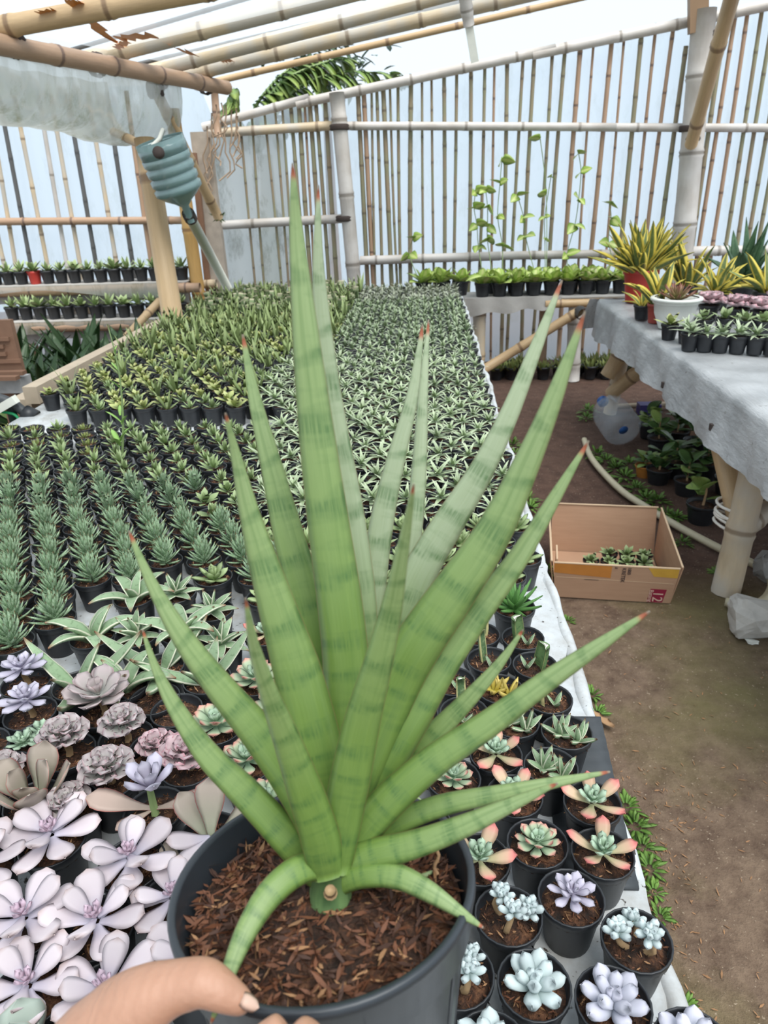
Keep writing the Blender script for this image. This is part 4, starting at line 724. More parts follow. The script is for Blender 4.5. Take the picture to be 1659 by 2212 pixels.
HL = [  # tip -> base: pixels, pixel widths, tip depth, base depth, channel
 ([(632, 352), (640, 500), (660, 720), (682, 920), (708, 1120), (735, 1310), (748, 1460), (740, 1640), (725, 1820)], [4, 30, 58, 76, 90, 98, 100, 92, 70], .40, .490, .06),
 ([(688, 400), (687, 560), (698, 720), (718, 900), (752, 1100), (778, 1300), (775, 1450), (745, 1700)], [3, 24, 40, 56, 66, 70, 70, 55], .44, .510, .10),
 ([(524, 722), (550, 860), (585, 1000), (622, 1150), (662, 1300), (692, 1450), (705, 1620), (712, 1800)], [4, 28, 46, 66, 78, 82, 80, 60], .47, .505, .14),
 ([(487, 892), (510, 985), (542, 1120), (592, 1290), (642, 1450), (680, 1600), (700, 1720), (712, 1850)], [4, 22, 46, 78, 104, 112, 108, 80], .40, .480, .05),
 ([(278, 1146), (330, 1265), (400, 1385), (480, 1490), (560, 1585), (635, 1690), (690, 1790), (712, 1860)], [4, 26, 48, 64, 78, 88, 88, 70], .43, .478, .06),
 ([(308, 1360), (335, 1440), (380, 1530), (450, 1632), (530, 1712), (612, 1800), (670, 1868), (700, 1900)], [4, 18, 36, 54, 66, 72, 68, 55], .45, .476, .10),
 ([(530, 1292), (550, 1400), (582, 1500), (620, 1600), (660, 1710), (692, 1810), (708, 1890)], [4, 26, 42, 60, 78, 86, 74], .345, .462, .05),
 ([(455, 2212), (478, 2150), (502, 2080), (535, 2005), (582, 1932), (640, 1882), (690, 1872), (716, 1890)], [4, 24, 38, 50, 60, 62, 56, 46], .382, .470, .06),
 ([(894, 1045), (880, 1130), (862, 1230), (842, 1330), (812, 1450), (782, 1560), (757, 1680), (738, 1780), (722, 1880)], [4, 20, 34, 50, 66, 80, 88, 84, 70], .345, .465, .05),
 ([(913, 700), (892, 850), (857, 985), (826, 1120), (808, 1250), (795, 1380), (765, 1600), (738, 1800)], [4, 26, 40, 52, 56, 56, 52, 45], .50, .520, .14),
 ([(926, 690), (914, 850), (906, 1000), (892, 1150), (862, 1300), (825, 1420), (775, 1620), (738, 1800)], [3, 22, 32, 40, 48, 52, 52, 45], .54, .525, .10),
 ([(1214, 605), (1160, 745), (1100, 895), (1038, 1020), (972, 1125), (908, 1235), (862, 1350), (805, 1520), (745, 1780)], [4, 28, 42, 54, 68, 76, 76, 70, 50], .48, .512, .14),
 ([(1264, 672), (1200, 850), (1138, 1000), (1066, 1150), (978, 1282), (900, 1395), (850, 1490), (792, 1640), (740, 1810)], [4, 38, 58, 80, 98, 106, 104, 96, 70], .40, .490, .05),
 ([(1272, 952), (1200, 1072), (1120, 1205), (1030, 1325), (950, 1440), (885, 1555), (826, 1660), (770, 1765), (735, 1840)], [4, 28, 46, 62, 76, 84, 82, 74, 60], .44, .495, .08),
 ([(1130, 1360), (1080, 1432), (1010, 1512), (930, 1592), (860, 1655), (795, 1735), (745, 1830)], [4, 22, 38, 50, 56, 54, 45], .48, .505, .12),
 ([(1404, 1320), (1290, 1397), (1180, 1472), (1060, 1560), (940, 1642), (845, 1725), (778, 1800), (735, 1870)], [4, 32, 46, 58, 68, 76, 76, 62], .41, .478, .05),
 ([(1318, 1667), (1200, 1690), (1080, 1714), (960, 1738), (862, 1775), (780, 1822), (735, 1870)], [4, 24, 36, 46, 50, 48, 44], .46, .488, .10),
 ([(1205, 1692), (1110, 1735), (1000, 1785), (900, 1822), (815, 1843), (750, 1862), (718, 1895)], [4, 30, 48, 58, 64, 64, 55], .425, .474, .06),
 ([(1044, 2004), (990, 1968), (925, 1925), (858, 1893), (792, 1890), (745, 1905), (720, 1925)], [4, 26, 44, 52, 52, 46, 40], .425, .470, .06),
 ([(940, 1832), (880, 1850), (820, 1870), (760, 1885), (725, 1900)], [4, 22, 32, 36, 34], .49, .484, .06),
 ([(940, 1880), (890, 1905), (845, 1930), (790, 1940), (735, 1935)], [4, 18, 28, 34, 34], .49, .482, .06)]
for (P, W, d0, d1, ch) in HL:
    k = len(P); pts = []; ws = []
    for i, (a, b) in enumerate(P):
        f_ = i/(k-1); dep = d0+(d1-d0)*(1-(1-f_)**1.25); pts.append(ond(a, b, dep)); ws.append(W[i]*dep/FPX)
    g = sweep(pts[::-1], ws[::-1], .42, ch); part('leaf', hl(g), 'hero_pale' if P[0] in ((688, 400), (926, 690), (1214, 605), (913, 700)) else 'hero_leaf', hero)
st = [ond(712, 1985, .474), ond(714, 1930, .472), ond(716, 1880, .474)]; part('stem', hl(tube(st, [.012, .014, .013], 12)), 'sanse_cut', hero)
cut = ond(714, 1929, .452); o = part('cut_scar', hl(tube([cut, cut+RN*.002+nrm(CAM-cut)*.004], [.0045, .0035], 10)), 'stem_tan', hero)
g = sweep([ond(700, 1960, .466), ond(720, 1968, .462), ond(738, 1990, .462)], [.010, .012, .004], .4, .1); part('cut_leaf_base', hl(g), 'hero_leaf', hero)
for P in ([(940, 1832), (948, 1850), (938, 1872), (945, 1888)], [(965, 1815), (940, 1830)], [(700, 1865), (718, 1842), (735, 1822)], [(742, 1800), (728, 1760), (738, 1720)]): part('dry_sheath', hl(tube(spline([ond(a, b, .455 if a < 800 else .487) for a, b in P], 8), [.0014]*8, 5)), 'dry_leaf', hero)
# ---------------------------------------------------------------- the hand holding it (thumb over the rim, fingers round the front)
def skin_mesh(name, nodes, edges, root, mat, parent, sub=2):
    me = bpy.data.meshes.new(name); me.from_pydata([list(map(float, p)) for p, r in nodes], edges, []); o = bpy.data.objects.new(name, me); COL.objects.link(o)
    md = o.modifiers.new('Skin', 'SKIN'); md.use_smooth_shade = True; md.branch_smoothing = .6
    sv = me.skin_vertices[0].data if me.skin_vertices else None
    if sv is None:
        bpy.context.view_layer.objects.active = o; bpy.ops.mesh.customdata_skin_add(); sv = me.skin_vertices[0].data
    for i, (p, r) in enumerate(nodes): sv[i].radius = (r, r) if not isinstance(r, tuple) else r; sv[i].use_root = (i == root)
    s = o.modifiers.new('Sub', 'SUBSURF'); s.levels = sub; s.render_levels = sub
    dg = bpy.context.evaluated_depsgraph_get(); m2 = bpy.data.meshes.new_from_object(o.evaluated_get(dg)); bpy.data.objects.remove(o); m2.name = name
    for p in m2.polygons: p.use_smooth = True
    m2.materials.clear(); m2.materials.append(MATS[mat]); return m2
HN = [(ond(-260, 2740, .36), .034), (ond(-60, 2500, .37), .030), (ond(90, 2370, .385), .030), (ond(205, 2268, .392), .036),          # forearm, wrist, palm 0-3
      (ond(262, 2192, .386), .0285), (ond(318, 2156, .384), .0195), (ond(368, 2134, .383), .0142), (ond(415, 2124, .383), .0136), (ond(446, 2120, .381), .0130), (ond(474, 2138, .380), .0112), (ond(512, 2160, .380), .0084), (ond(544, 2176, .380), .0054),   # thumb 4-11
      (ond(300, 2340, .385), .021),                                                                                                 # palm front 12
      (ond(400, 2345, .366), .0105), (ond(490, 2312, .356), .0098), (ond(560, 2262, .354), .0092), (ond(603, 2224, .354), .0084), (ond(618, 2210, .355), .0064),          # index 13-17
      (ond(430, 2425, .372), .0108), (ond(540, 2375, .360), .0102), (ond(625, 2290, .352), .0096), (ond(668, 2230, .351), .0090), (ond(680, 2208, .352), .0068),          # middle 18-22
      (ond(430, 2510, .385), .0105), (ond(560, 2470, .372), .0098), (ond(660, 2380, .364), .0092), (ond(700, 2318, .362), .0070),   # ring 23-26
      (ond(400, 2590, .400), .0095), (ond(530, 2570, .388), .0088), (ond(620, 2490, .380), .0080), (ond(650, 2440, .378), .0062),   # little 27-30
      (ond(262, 2450, .400), .024)]                                                                                                 # heel of the palm 31
HE = [(0, 1), (1, 2), (2, 3), (3, 4), (4, 5), (5, 6), (6, 7), (7, 8), (8, 9), (9, 10), (10, 11), (3, 12), (12, 13), (13, 14), (14, 15), (15, 16), (16, 17), (12, 18), (18, 19), (19, 20), (20, 21), (21, 22), (3, 31), (31, 23), (23, 24), (24, 25), (25, 26), (31, 27), (27, 28), (28, 29), (29, 30)]
hc = np.array(HN[2][0]); HNr = [(p-hc, r) for p, r in HN]
hand = thing('person', 'bare hand and forearm gripping the big black pot, thumb inside the rim', 'hand', hc)
add('hand', skin_mesh('hand', HNr, HE, 3, 'skin', hand), hand)
def nail(a, b, w_, L, lift):
    up = nrm(nrm(CAM-a)+.45*(ond(860, 1000, 1)-ond(829, 1106, 1))/.07); d = nrm(b-a); d = nrm(d-up*d.dot(up)*.4); g = lg(L, w_, .0012, -.25, 6, 4, -.16, 'strap'); s_ = nrm(np.cross(up, d)); u2 = np.cross(d, s_)
    M4 = Matrix([[d[i], s_[i], u2[i], (a+up*lift-hc)[i]] for i in range(3)]+[[0, 0, 0, 1]]); part('nail', g, 'nail', hand, True, M4)
nail(ond(522, 2160, .377), ond(556, 2182, .379), .0085, .0105, .0035)
# ---------------------------------------------------------------- plants on the tarpaulin table
def bigpot(name, label, cat, x, y, z, r, h, mat, taper=.72, soil='soil', fat=0, group=None):
    t_ = thing(name, label, cat, (x, y, z+.002), 0, group)
    part('pot', lathe([(.001, 0), (r*taper, 0), (r*taper*1.02, .004), (r*(taper+fat+.12), h*.5), (r*.93, h*.84), (r*1.0, h*.86), (r*1.0, h), (r*.93, h), (r*.88, h*.86)], 24), mat, t_); part('soil', soil_disc(r*.9, h*.88, .006, 20), soil, t_); return t_
def clump(t_, z, specs, spread, L_keys=None):
    for (n, el, key, r) in specs:
        for i in range(n):
            a = random.uniform(0, 6.28); rr_ = r*math.sqrt(random.random()); add('leaf', LM[key], t_, TR((rr_*math.cos(a), rr_*math.sin(a), z), a+random.uniform(-.5, .5), math.radians(el+random.uniform(-14, 14)), random.uniform(.75, 1.1), random.uniform(-.7, .7)))
L_('vs1', .30, .055, .006, -.35, 7, 4, .2, 'lance', mat='sanse_yellow', wave=.12, wn=1); L_('vs2', .22, .055, .006, -.7, 7, 4, .2, 'lance', mat='sanse_yellow', wave=.12, wn=1); L_('vs3', .13, .036, .005, -.8, 6, 4, .2, 'lance', mat='sanse_yellow', wave=.1, wn=1)
L_('gs1', .34, .065, .006, -.2, 7, 4, .2, 'lance', mat='sanse_green', wave=.1, wn=1); L_('gs2', .24, .065, .006, -.5, 7, 4, .2, 'lance', mat='sanse_green', wave=.1, wn=1)
def tpos(px, py): return onz(px, py, RZ+.008)
TZR = RZ+.008
def vclump(px, py, label, r, h, mat, specs, name='variegated_sansevieria'):
    p = tpos(px, py); t_ = bigpot(name, label, 'sansevieria', p[0], p[1], TZR, r, h, mat); clump(t_, h*.86, specs, r); return t_
vclump(1378, 652, 'big yellow-edged sansevieria clump in a tall red pot at the table end', .105, .19, 'red_plastic', [(26, 74, 'vs1', .07), (30, 56, 'vs1', .08), (22, 34, 'vs1', .08), (14, 60, 'vs2', .07)])
vclump(1386, 690, 'small yellow-edged sansevieria in a black pot below the red pot', .05, .075, 'black_plastic', [(6, 62, 'vs3', .015), (5, 35, 'vs3', .02)])
vclump(1415, 698, 'yellow-edged sansevieria in a narrow dark red pot beside the white pot', .05, .10, 'terracotta_plastic', [(6, 66, 'vs2', .02), (6, 40, 'vs2', .02)])
vclump(1545, 668, 'yellow-edged sansevieria clump behind the pink echeverias', .075, .09, 'black_plastic', [(8, 72, 'vs2', .03), (8, 45, 'vs2', .04), (7, 25, 'vs3', .04)])
vclump(1480, 650, 'pale cream-yellow sansevieria behind the white pot', .075, .09, 'black_plastic', [(7, 74, 'vs1', .03), (8, 50, 'vs2', .04), (6, 30, 'vs3', .04)])
vclump(1655, 670, 'yellow-edged sansevieria with long arching leaves at the right frame edge', .09, .1, 'black_plastic', [(8, 66, 'vs1', .03), (8, 45, 'vs1', .04), (6, 30, 'vs2', .04)])
vclump(1600, 648, 'tall dark green sansevieria clump behind the yellow-edged ones', .10, .12, 'black_plastic', [(8, 80, 'gs1', .05), (9, 60, 'gs2', .06), (6, 40, 'gs2', .06)], 'green_sansevieria')
p = tpos(1453, 709); wp = bigpot('white_pot_succulent', 'red-tipped green rosette in a white ribbed pot', 'succulent', p[0], p[1], TZR, .112, .145, 'white_plastic', .62, fat=.14)
part('rim', lathe([(.105, .135), (.122, .137), (.126, .145), (.122, .152), (.105, .152)], 32), 'white_plastic', wp)
for (n, el, l, off) in ((11, 22, 1, 0), (9, 42, .95, .3), (7, 62, .8, .1), (4, 80, .6, .2)):
    for i in range(n): add('leaf', L_('rr', .105, .024, .010, .3, 6, 3, .12, 'lance', mat='red_rosette'), wp, TR((0, 0, .128+.01*el/40), off+6.28*i/n, math.radians(el), l))
def trow(kind, px, py, label, s=1., grp=None, fs=1.):
    p = tpos(px, py); t_ = ppot(kind, float(p[0]), float(p[1]), TZR, s, label, grp, far=False, fs=1.7); return t_
for k, px in enumerate((1487, 1520, 1553, 1590, 1628, 1664)): trow('star', px, 757+k*2.0, ['silver star plant in a black pot, leftmost of the front row on the tarpaulin', 'silver star plant, second from the left in the front row on the tarpaulin', 'silver star plant, third from the left in the tarpaulin front row', 'silver star plant, fourth from the left in the tarpaulin front row', 'silver star plant, fifth from the left in the tarpaulin front row', 'silver star plant at the right frame edge of the tarpaulin front row'][k], 1.08, 'star plants in the tarpaulin front row')
trow('star', 1479, 741, 'silver star plant in a grey-sided pot just behind the tarpaulin front row', 1.0, 'star plants in the tarpaulin front row')
trow('olive', 1443, 734, 'pale green rosette in a black pot in front of the white pot', 1.05)
for px, py, lb in ((1515, 725, 'crinkled green rosette left in the second tarpaulin row'), (1560, 722, 'crinkled green rosette in the middle of the second tarpaulin row'), (1605, 728, 'crinkled green rosette right in the second tarpaulin row'), (1645, 730, 'bluish rosette at the right end of the second tarpaulin row')): trow('broad', px, py, lb, 1.12)
for k, (px, py, lb) in enumerate([(1528, 690, 'ruffled dusty pink echeveria right of the white pot'), (1590, 698, 'ruffled dusty pink echeveria in the middle of the tarpaulin table'), (1640, 705, 'ruffled dusty pink echeveria near the right frame edge'), (1675, 690, 'ruffled dusty pink echeveria cut by the right frame edge')]):
    p = tpos(px, py); t_ = bigpot('ruffled_echeveria', lb, 'succulent', p[0], p[1], TZR, .055, .075, 'black_plastic')
    for (n, el, me, z, r, off) in rings('frill', 'frill_pink'):
        for i in range(n): a = off+6.28*i/n; add('leaf', me, t_, TR((r*math.cos(a), r*math.sin(a), .07+z), a, math.radians(el), 2.5+random.uniform(-.2, .2), random.uniform(-.2, .2)))
# ---------------------------------------------------------------- pots on the back bench, vines on the wall
L_('po1', .15, .10, .004, -.5, 6, 4, .12, 'ovate', mat='pothos_leaf'); L_('po2', .125, .085, .004, -.4, 6, 4, .12, 'ovate', mat='pothos_leaf'); L_('po3', .125, .09, .004, -.4, 6, 4, .12, 'ovate', mat='pothos_white'); L_('ht', .085, .075, .003, -.3, 6, 4, .1, 'heart', mat='pothos_leaf')
def pothos(px, py, Y, z, s, label, grp, white=False):
    p = ony(px, py, Y); t_ = thing('pothos_pot', label, 'pothos', (p[0], Y, z+.002), random.uniform(0, 6), grp)
    part('pot', lathe(pot_profile(.066*s, .105*s), 18), 'black_plastic', t_); part('soil', soil_disc(.058*s, .088*s, .004, 14), 'soil', t_)
    for (n, el, k_) in ((5, 28, 'po1'), (5, 52, 'po2'), (3, 74, 'po2')):
        for i in range(n): a = 6.28*i/n+el; add('leaf', LM['po3' if white and i % 2 else k_], t_, TR((.012*math.cos(a), .012*math.sin(a), .085*s), a, math.radians(el+random.uniform(-10, 10)), s*random.uniform(.85, 1.15), random.uniform(-.3, .3)))
bl = ['first', 'second', 'third', 'fourth', 'fifth', 'sixth', 'seventh', 'eighth', 'ninth', 'tenth', 'eleventh']
for i, px in enumerate(range(1042, 1350, 37)): pothos(px, 630, bY+.10, BZ, .98, 'light green pothos pot, %s from the left in the back bench front row' % bl[i], 'pothos pots on the back bench', i > 5)
for i, px in enumerate((1065, 1110, 1150, 1190, 1235, 1275)): pothos(px, 612, bY+.27, BZ, .95, 'light green pothos pot, %s from the left in the back bench rear row' % bl[i], 'pothos pots on the back bench')
for i, px in enumerate((915, 955, 995)):
    Y = 5.42; p = ony(px, 612, Y); pothos(px, 612, Y, TZ, .95, ['pothos seedling in a wide pot at the far end of the staging', 'yellow-green pothos in a dark pot at the far end of the staging', 'yellow-green pothos nearest the back bench at the far staging end'][i], 'pothos at the far staging end')
for i, V in enumerate([[(1027, 415), (1024, 450), (1030, 485), (1033, 530), (1040, 600)], [(1049, 410), (1053, 448), (1053, 490), (1053, 520), (1060, 600)], [(1084, 345), (1080, 396), (1075, 467), (1085, 532), (1080, 600)], [(1118, 423), (1131, 470), (1135, 510), (1150, 600)], [(1190, 382), (1177, 468), (1177, 517), (1170, 600)],
                      [(1250, 332), (1255, 372), (1250, 430), (1242, 485), (1225, 550), (1220, 600)], [(1317, 440), (1320, 472), (1315, 525), (1320, 600)], [(892, 515), (885, 550), (905, 590)], [(1167, 300), (1180, 420), (1175, 560)]]):
    Y = WY-.16; Y0 = bY+.3 if i != 7 else 5.5; P = [ony(a, b, Y) for a, b in V]; P[-1] = np.array([P[-1][0], Y0+.05, (BZ if i != 7 else TZ)+.11]); t_ = thing('climbing_vine', 'thin vine with heart leaves climbing a string, %s' % ['leftmost of the close pair', 'right one of the close pair', 'the tall third one', 'fourth, leaning right', 'fifth, with small leaves', 'tallest with five big leaves', 'rightmost beside the yellow sansevieria', 'short one at the far left', 'with a single leaf high on the wall'][i], 'vine', P[-1])
    S = spline(P, 24); part('stem', rel(tube(S, .0035, 5), P[-1]), 'stem_green', t_)
    for (a, b) in V[:-1]:
        for k in range(2 if i != 8 else 1):
            q_ = ony(a, b, Y-.01)-P[-1]; rz = -1.57+(random.uniform(.5, 1.4) if k else random.uniform(-1.4, -.3)); add('leaf', LM['ht'], t_, TR(q_.tolist(), rz, math.radians(random.uniform(-35, 25)), random.uniform(.9, 1.35)*(1 if i not in (4,) else .6), random.uniform(-1.2, 1.2)))
# low mats of seedlings on the ground below the bench
gk = 0
for iy, Y in enumerate((5.80, 5.90, 6.0)):
    for ix in range(13):
        x = .56+ix*.125+iy*.04
        if min(abs(x-.46), abs(x-1.17)) < .1 and iy == 0: continue
        if min(abs(x-.95), abs(x-1.75)) < .1 and iy > 0: continue
        ppot('moss', x, Y, -.012, 1.5, 'mossy seedling pot on the ground below the back bench', 'seedling pots below the bench', name='seedling_pot', fs=2.6); gk += 1
# shelf pots in the left bay
for k, (z, y, x0, x1) in enumerate(SH):
    n = 15 if k == 0 else 13
    for i in range(n):
        x = (-3.62 if k == 0 else -3.42)+i*(1.60 if k == 0 else 1.42)/(n-1); redp = (k == 0 and i == 3)
        t_ = ppot('hawo' if (i+k) % 3 else 'broad', x, y+.10, z, 1.5, 'red pot among the black ones on the upper left shelf' if redp else ['small leafy succulent in the row of black pots on the upper left shelf', 'low green succulent in the row of black pots on the lower left shelf'][k], ['upper shelf pots', 'lower shelf pots'][k], far=True, name='shelf_succulent', fs=2.1)
        if redp: [c for c in t_.children if c.name.split('.')[0] == 'pot'][0].data = mesh('pot', lathe([(PR*.7, 0), (PR*.92, PH*.85), (PR, PH), (PR*.85, PH*.8)], 12), 'red_plastic'); del t_['group']
# ---------------------------------------------------------------- cardboard box with its pots
F0, F1 = onz(1197, 1287, 0), onz(1446, 1302, 0); yv = nrm(F1-F0); dv = np.array([-yv[1], yv[0], 0]); WB = np.linalg.norm(F1-F0); DB = .37; HB = .165
bx_ = thing('cardboard_box', 'open brown cardboard box taped with orange tape standing on the path', 'box', F0, math.atan2(yv[1], yv[0]))
fl_ = .006; sp_ = .035
def panel(nm, b0, b1, t0, t1, mat='cardboard', nrm_=None):
    b0, b1, t0, t1 = map(np.array, (b0, b1, t0, t1)); n_ = nrm(np.cross(b1-b0, t0-b0))*.004
    return part(nm, hexa([b0, b1, b1+n_, b0+n_], [t0, t1, t1+n_, t0+n_]), mat, bx_, False)
pf_ = panel('front_panel', (0, 0, 0), (WB, 0, 0), (-.012, -.03, HB), (WB+.012, -.03, HB)); pb_ = panel('back_panel', (WB, DB, 0), (0, DB, 0), (WB-.005, DB+.035, HB+.05), (-.005, DB+.035, HB+.05))
pl_ = panel('left_panel', (0, DB, 0), (0, 0, 0), (-.02, DB+.03, HB+.05), (-.022, -.03, HB+.005)); pr2 = panel('right_panel', (WB, 0, 0), (WB, DB, 0), (WB+.02, -.03, HB+.005), (WB+.01, DB+.03, HB+.05)); part('bottom_panel', box((WB/2, DB/2, .004), (WB-.01, DB-.01, .006)), 'cardboard', bx_, False)
for nm, a, b in (('front_edge', (-.012, -.032, HB+.002), (WB+.012, -.032, HB+.002)), ('left_edge', (-.021, -.03, HB+.006), (-.02, DB+.03, HB+.052)), ('right_edge', (WB+.02, -.03, HB+.006), (WB+.011, DB+.03, HB+.052)), ('back_edge', (0, DB+.034, HB+.052), (WB, DB+.034, HB+.052))): part(nm, beam(a, b, .007, .004), 'cardboard_edge', bx_, False)
part('inner_flap', hexa([(.004, .03, .02), (.004, .10, .02), (.009, .10, .02), (.009, .03, .02)], [(.0, .03, HB*.9), (.0, .10, HB*1.05), (.006, .10, HB*1.05), (.006, .03, HB*.9)]), 'cardboard_edge', bx_, False)
fd = np.array([0, -.03, HB]); fd = fd/HB
def fpt(u, h, o=.0035): return np.array([u, -.03*h/HB-o, h])
def patch(nm, poly, mat, o=.003): return part(nm, hexa([fpt(u, h, o) for u, h in poly], [fpt(u, h, o+.0006) for u, h in poly]), mat, bx_, False)
patch('orange_tape', [(-.01, HB-.045), (.2, HB-.058), (.2, HB-.002), (-.01, HB-.001)], 'brown_tape', .0042); patch('gold_tape', [(WB-.075, HB-.04), (WB+.008, HB-.042), (WB+.009, HB), (WB-.1, HB)], 'gold_tape', .0042); patch('red_label', [(WB-.085, .0), (WB-.028, .002), (WB-.02, .066), (WB-.078, .066)], 'red_print', .0042)
patch('crease', [(0, .098), (WB, .094), (WB, .096), (0, .1)], 'cardboard_edge', .0042); part('corner_tape', hexa([(-.024, -.034, HB-.04), (-.02, .12, HB-.01), (-.0205, .12, HB-.01), (-.0245, -.034, HB-.04)], [(-.026, -.034, HB), (-.022, .12, HB+.02), (-.0225, .12, HB+.02), (-.0265, -.034, HB)]), 'gold_tape', bx_, False)
patch('printed_frame', [(.105, HB-.072), (.158, HB-.072), (.158, HB-.0705), (.105, HB-.0705)], 'ink', .0046)
def text(body, u, h, size, mat):
    cu = bpy.data.curves.new('t', 'FONT'); cu.body = body; cu.size = size*1.25; cu.extrude = .0003; cu.align_x = 'LEFT'; tmp = bpy.data.objects.new('t', cu); COL.objects.link(tmp)
    dg = bpy.context.evaluated_depsgraph_get(); me = bpy.data.meshes.new_from_object(tmp.evaluated_get(dg)); bpy.data.objects.remove(tmp); me.materials.clear(); me.materials.append(MATS[mat]); me.name = 'printed_text'
    R = Matrix.Rotation(math.pi/2, 4, 'X') @ Matrix.Rotation(-math.pi/2, 4, 'Z'); o = add('printed_text', me, bx_, Matrix.Translation(fpt(u, h, .0058).tolist()) @ Matrix.Rotation(math.atan(.03/HB), 4, 'X') @ R)
text('12', WB-.066, .056, .042, 'pale_print'); text('Batang', WB-.0815, .062, .018, 'pale_print'); text('KRETEK', .238, HB-.006, .016, 'ink'); text('1800', .258, HB-.002, .014, 'ink'); text('II', .21, HB-.004, .012, 'ink')
bi = 0
for r_ in range(4):
    for c_ in range(4):
        if (r_ == 3 and c_ == 0) or (r_ == 0 and c_ == 3 and False): continue
        u, d_ = .150+c_*.069+(r_ % 2)*.012, .045+r_*.070; q_ = F0+yv*u+dv*d_
        if u > WB-.05: continue
        ppot('broad', q_[0], q_[1], .009, .85, 'light green rosette in a black pot inside the cardboard box', 'rosettes in the cardboard box', far=False, name='boxed_succulent', fs=1.45)
# ---------------------------------------------------------------- things on the ground at the right
c0 = onz(1345, 968, 0); c1 = onz(1285, 925, 0); ad = nrm((c1-c0)*np.array([1, 1, 0])); br_ = .115
jug = thing('water_jug', 'large clear plastic water jug with blue cap lying on the ground', 'bottle', c0+np.array([0, 0, 0]))
q = Matrix.Translation((0, 0, br_*.9)) @ Vector((ad[0], ad[1], .3)).to_track_quat('Z', 'X').to_matrix().to_4x4()
part('jug_body', lathe([(.03, .02), (.07, .0), (.1, .004), (.114, .03), (.113, .07), (.108, .075), (.114, .085), (.114, .13), (.108, .137), (.114, .145), (.112, .2), (.095, .25), (.06, .285), (.03, .30), (.026, .32)], 28), 'clear_plastic', jug, True, q)
part('cap', xf(lathe([(.001, .35), (.028, .35), (.033, .345), (.034, .318), (.001, .318)], 18), Matrix()), 'blue_plastic', jug, True, q); part('base_mark', lathe([(.001, .018), (.026, .018), (.028, .014), (.001, .014)], 16), 'blue_plastic', jug, True, q)
part('handle', tube(spline([(.02, 0, .28), (.075, 0, .27), (.09, 0, .21), (.1, 0, .18)], 10), .010, 8), 'clear_plastic', jug, True, q)
single('garden_hose', tube(spline([onz(a, b, .022) for a, b in [(1262, 950), (1275, 985), (1300, 1018), (1345, 1062), (1400, 1098), (1470, 1140), (1555, 1185), (1640, 1225), (1668, 1262), (1645, 1300), (1600, 1306), (1566, 1300)]], 70), .017, 8), 'hose', 'cream garden hose curving over the ground beside the box', 'hose')
single('ground_stick', pole(onz(1322, 879, .03), onz(1475, 872, .03), .02), 'bamboo_pale', 'thin bamboo stick lying behind the water jug', 'stick')
import bmesh
def rock(name, c, s, mat, label, cat, n=34):
    bm = bmesh.new()
    for i in range(n): v = nrm(RNG.normal(size=3)); v = np.sign(v)*np.abs(v)**.6; bm.verts.new((v*np.array(s)*.5).tolist())
    bmesh.ops.convex_hull(bm, input=bm.verts); bmesh.ops.subdivide_edges(bm, edges=bm.edges, cuts=1)
    for v in bm.verts: v.co += Vector(RNG.normal(size=3)*s[0]*.018)
    zm = min(v.co.z for v in bm.verts)
    for v in bm.verts: v.co.z -= zm
    me = bpy.data.meshes.new(name); bm.to_mesh(me); bm.free(); me.materials.append(MATS[mat]); o = add(name, me); o.location = [float(k) for k in c]; return tag(o, label, cat)
rock('stone', onz(1622, 1375, -.008), (.17, .16, .16), 'stone', 'rough grey stone block in front of the near table leg', 'stone'); rock('concrete_chunk', onz(1668, 1255, -.008), (.15, .12, .12), 'mortar_grey', 'broken grey concrete chunk behind the near table leg', 'stone'); rock('crumpled_paper', onz(1622, 1392, 0), (.045, .03, .02), 'white_plastic', 'white scrap lying in front of the stone', 'litter', 10)
p = onz(1400, 893, 0); single('plastic_scrap', box((p[0], p[1], .035), (.14, .09, .07)), 'purple_plastic', 'dark blue-purple plastic tub on the ground under the table', 'tub', None, False); p = onz(1510, 950, 0); single('clay_pipe', tube([(p[0]-.08, p[1], .06), (p[0]+.12, p[1]+.02, .06)], .05, 14), 'brown_wood', 'short brown pipe lying among the leaves under the table', 'pipe')
L_('hy1', .11, .085, .004, -.4, 7, 4, .1, 'ovate', mat='hoya_leaf'); L_('hy2', .11, .085, .004, -.4, 7, 4, .1, 'ovate', mat='hoya_light')
hl_ = ['with bright yellow-green leaves nearest the table leg', 'in a small orange pot beside the weeds', 'in a black pot left in the shaded group', 'in the middle of the shaded group', 'at the back behind the jug', 'right in the shaded group', 'behind the near bamboo leg', 'lowest, at the right edge of the shaded group', 'dark one deepest under the table', 'dark one by the brown pipe', 'dark one under the tarpaulin edge', 'dark one farthest back']
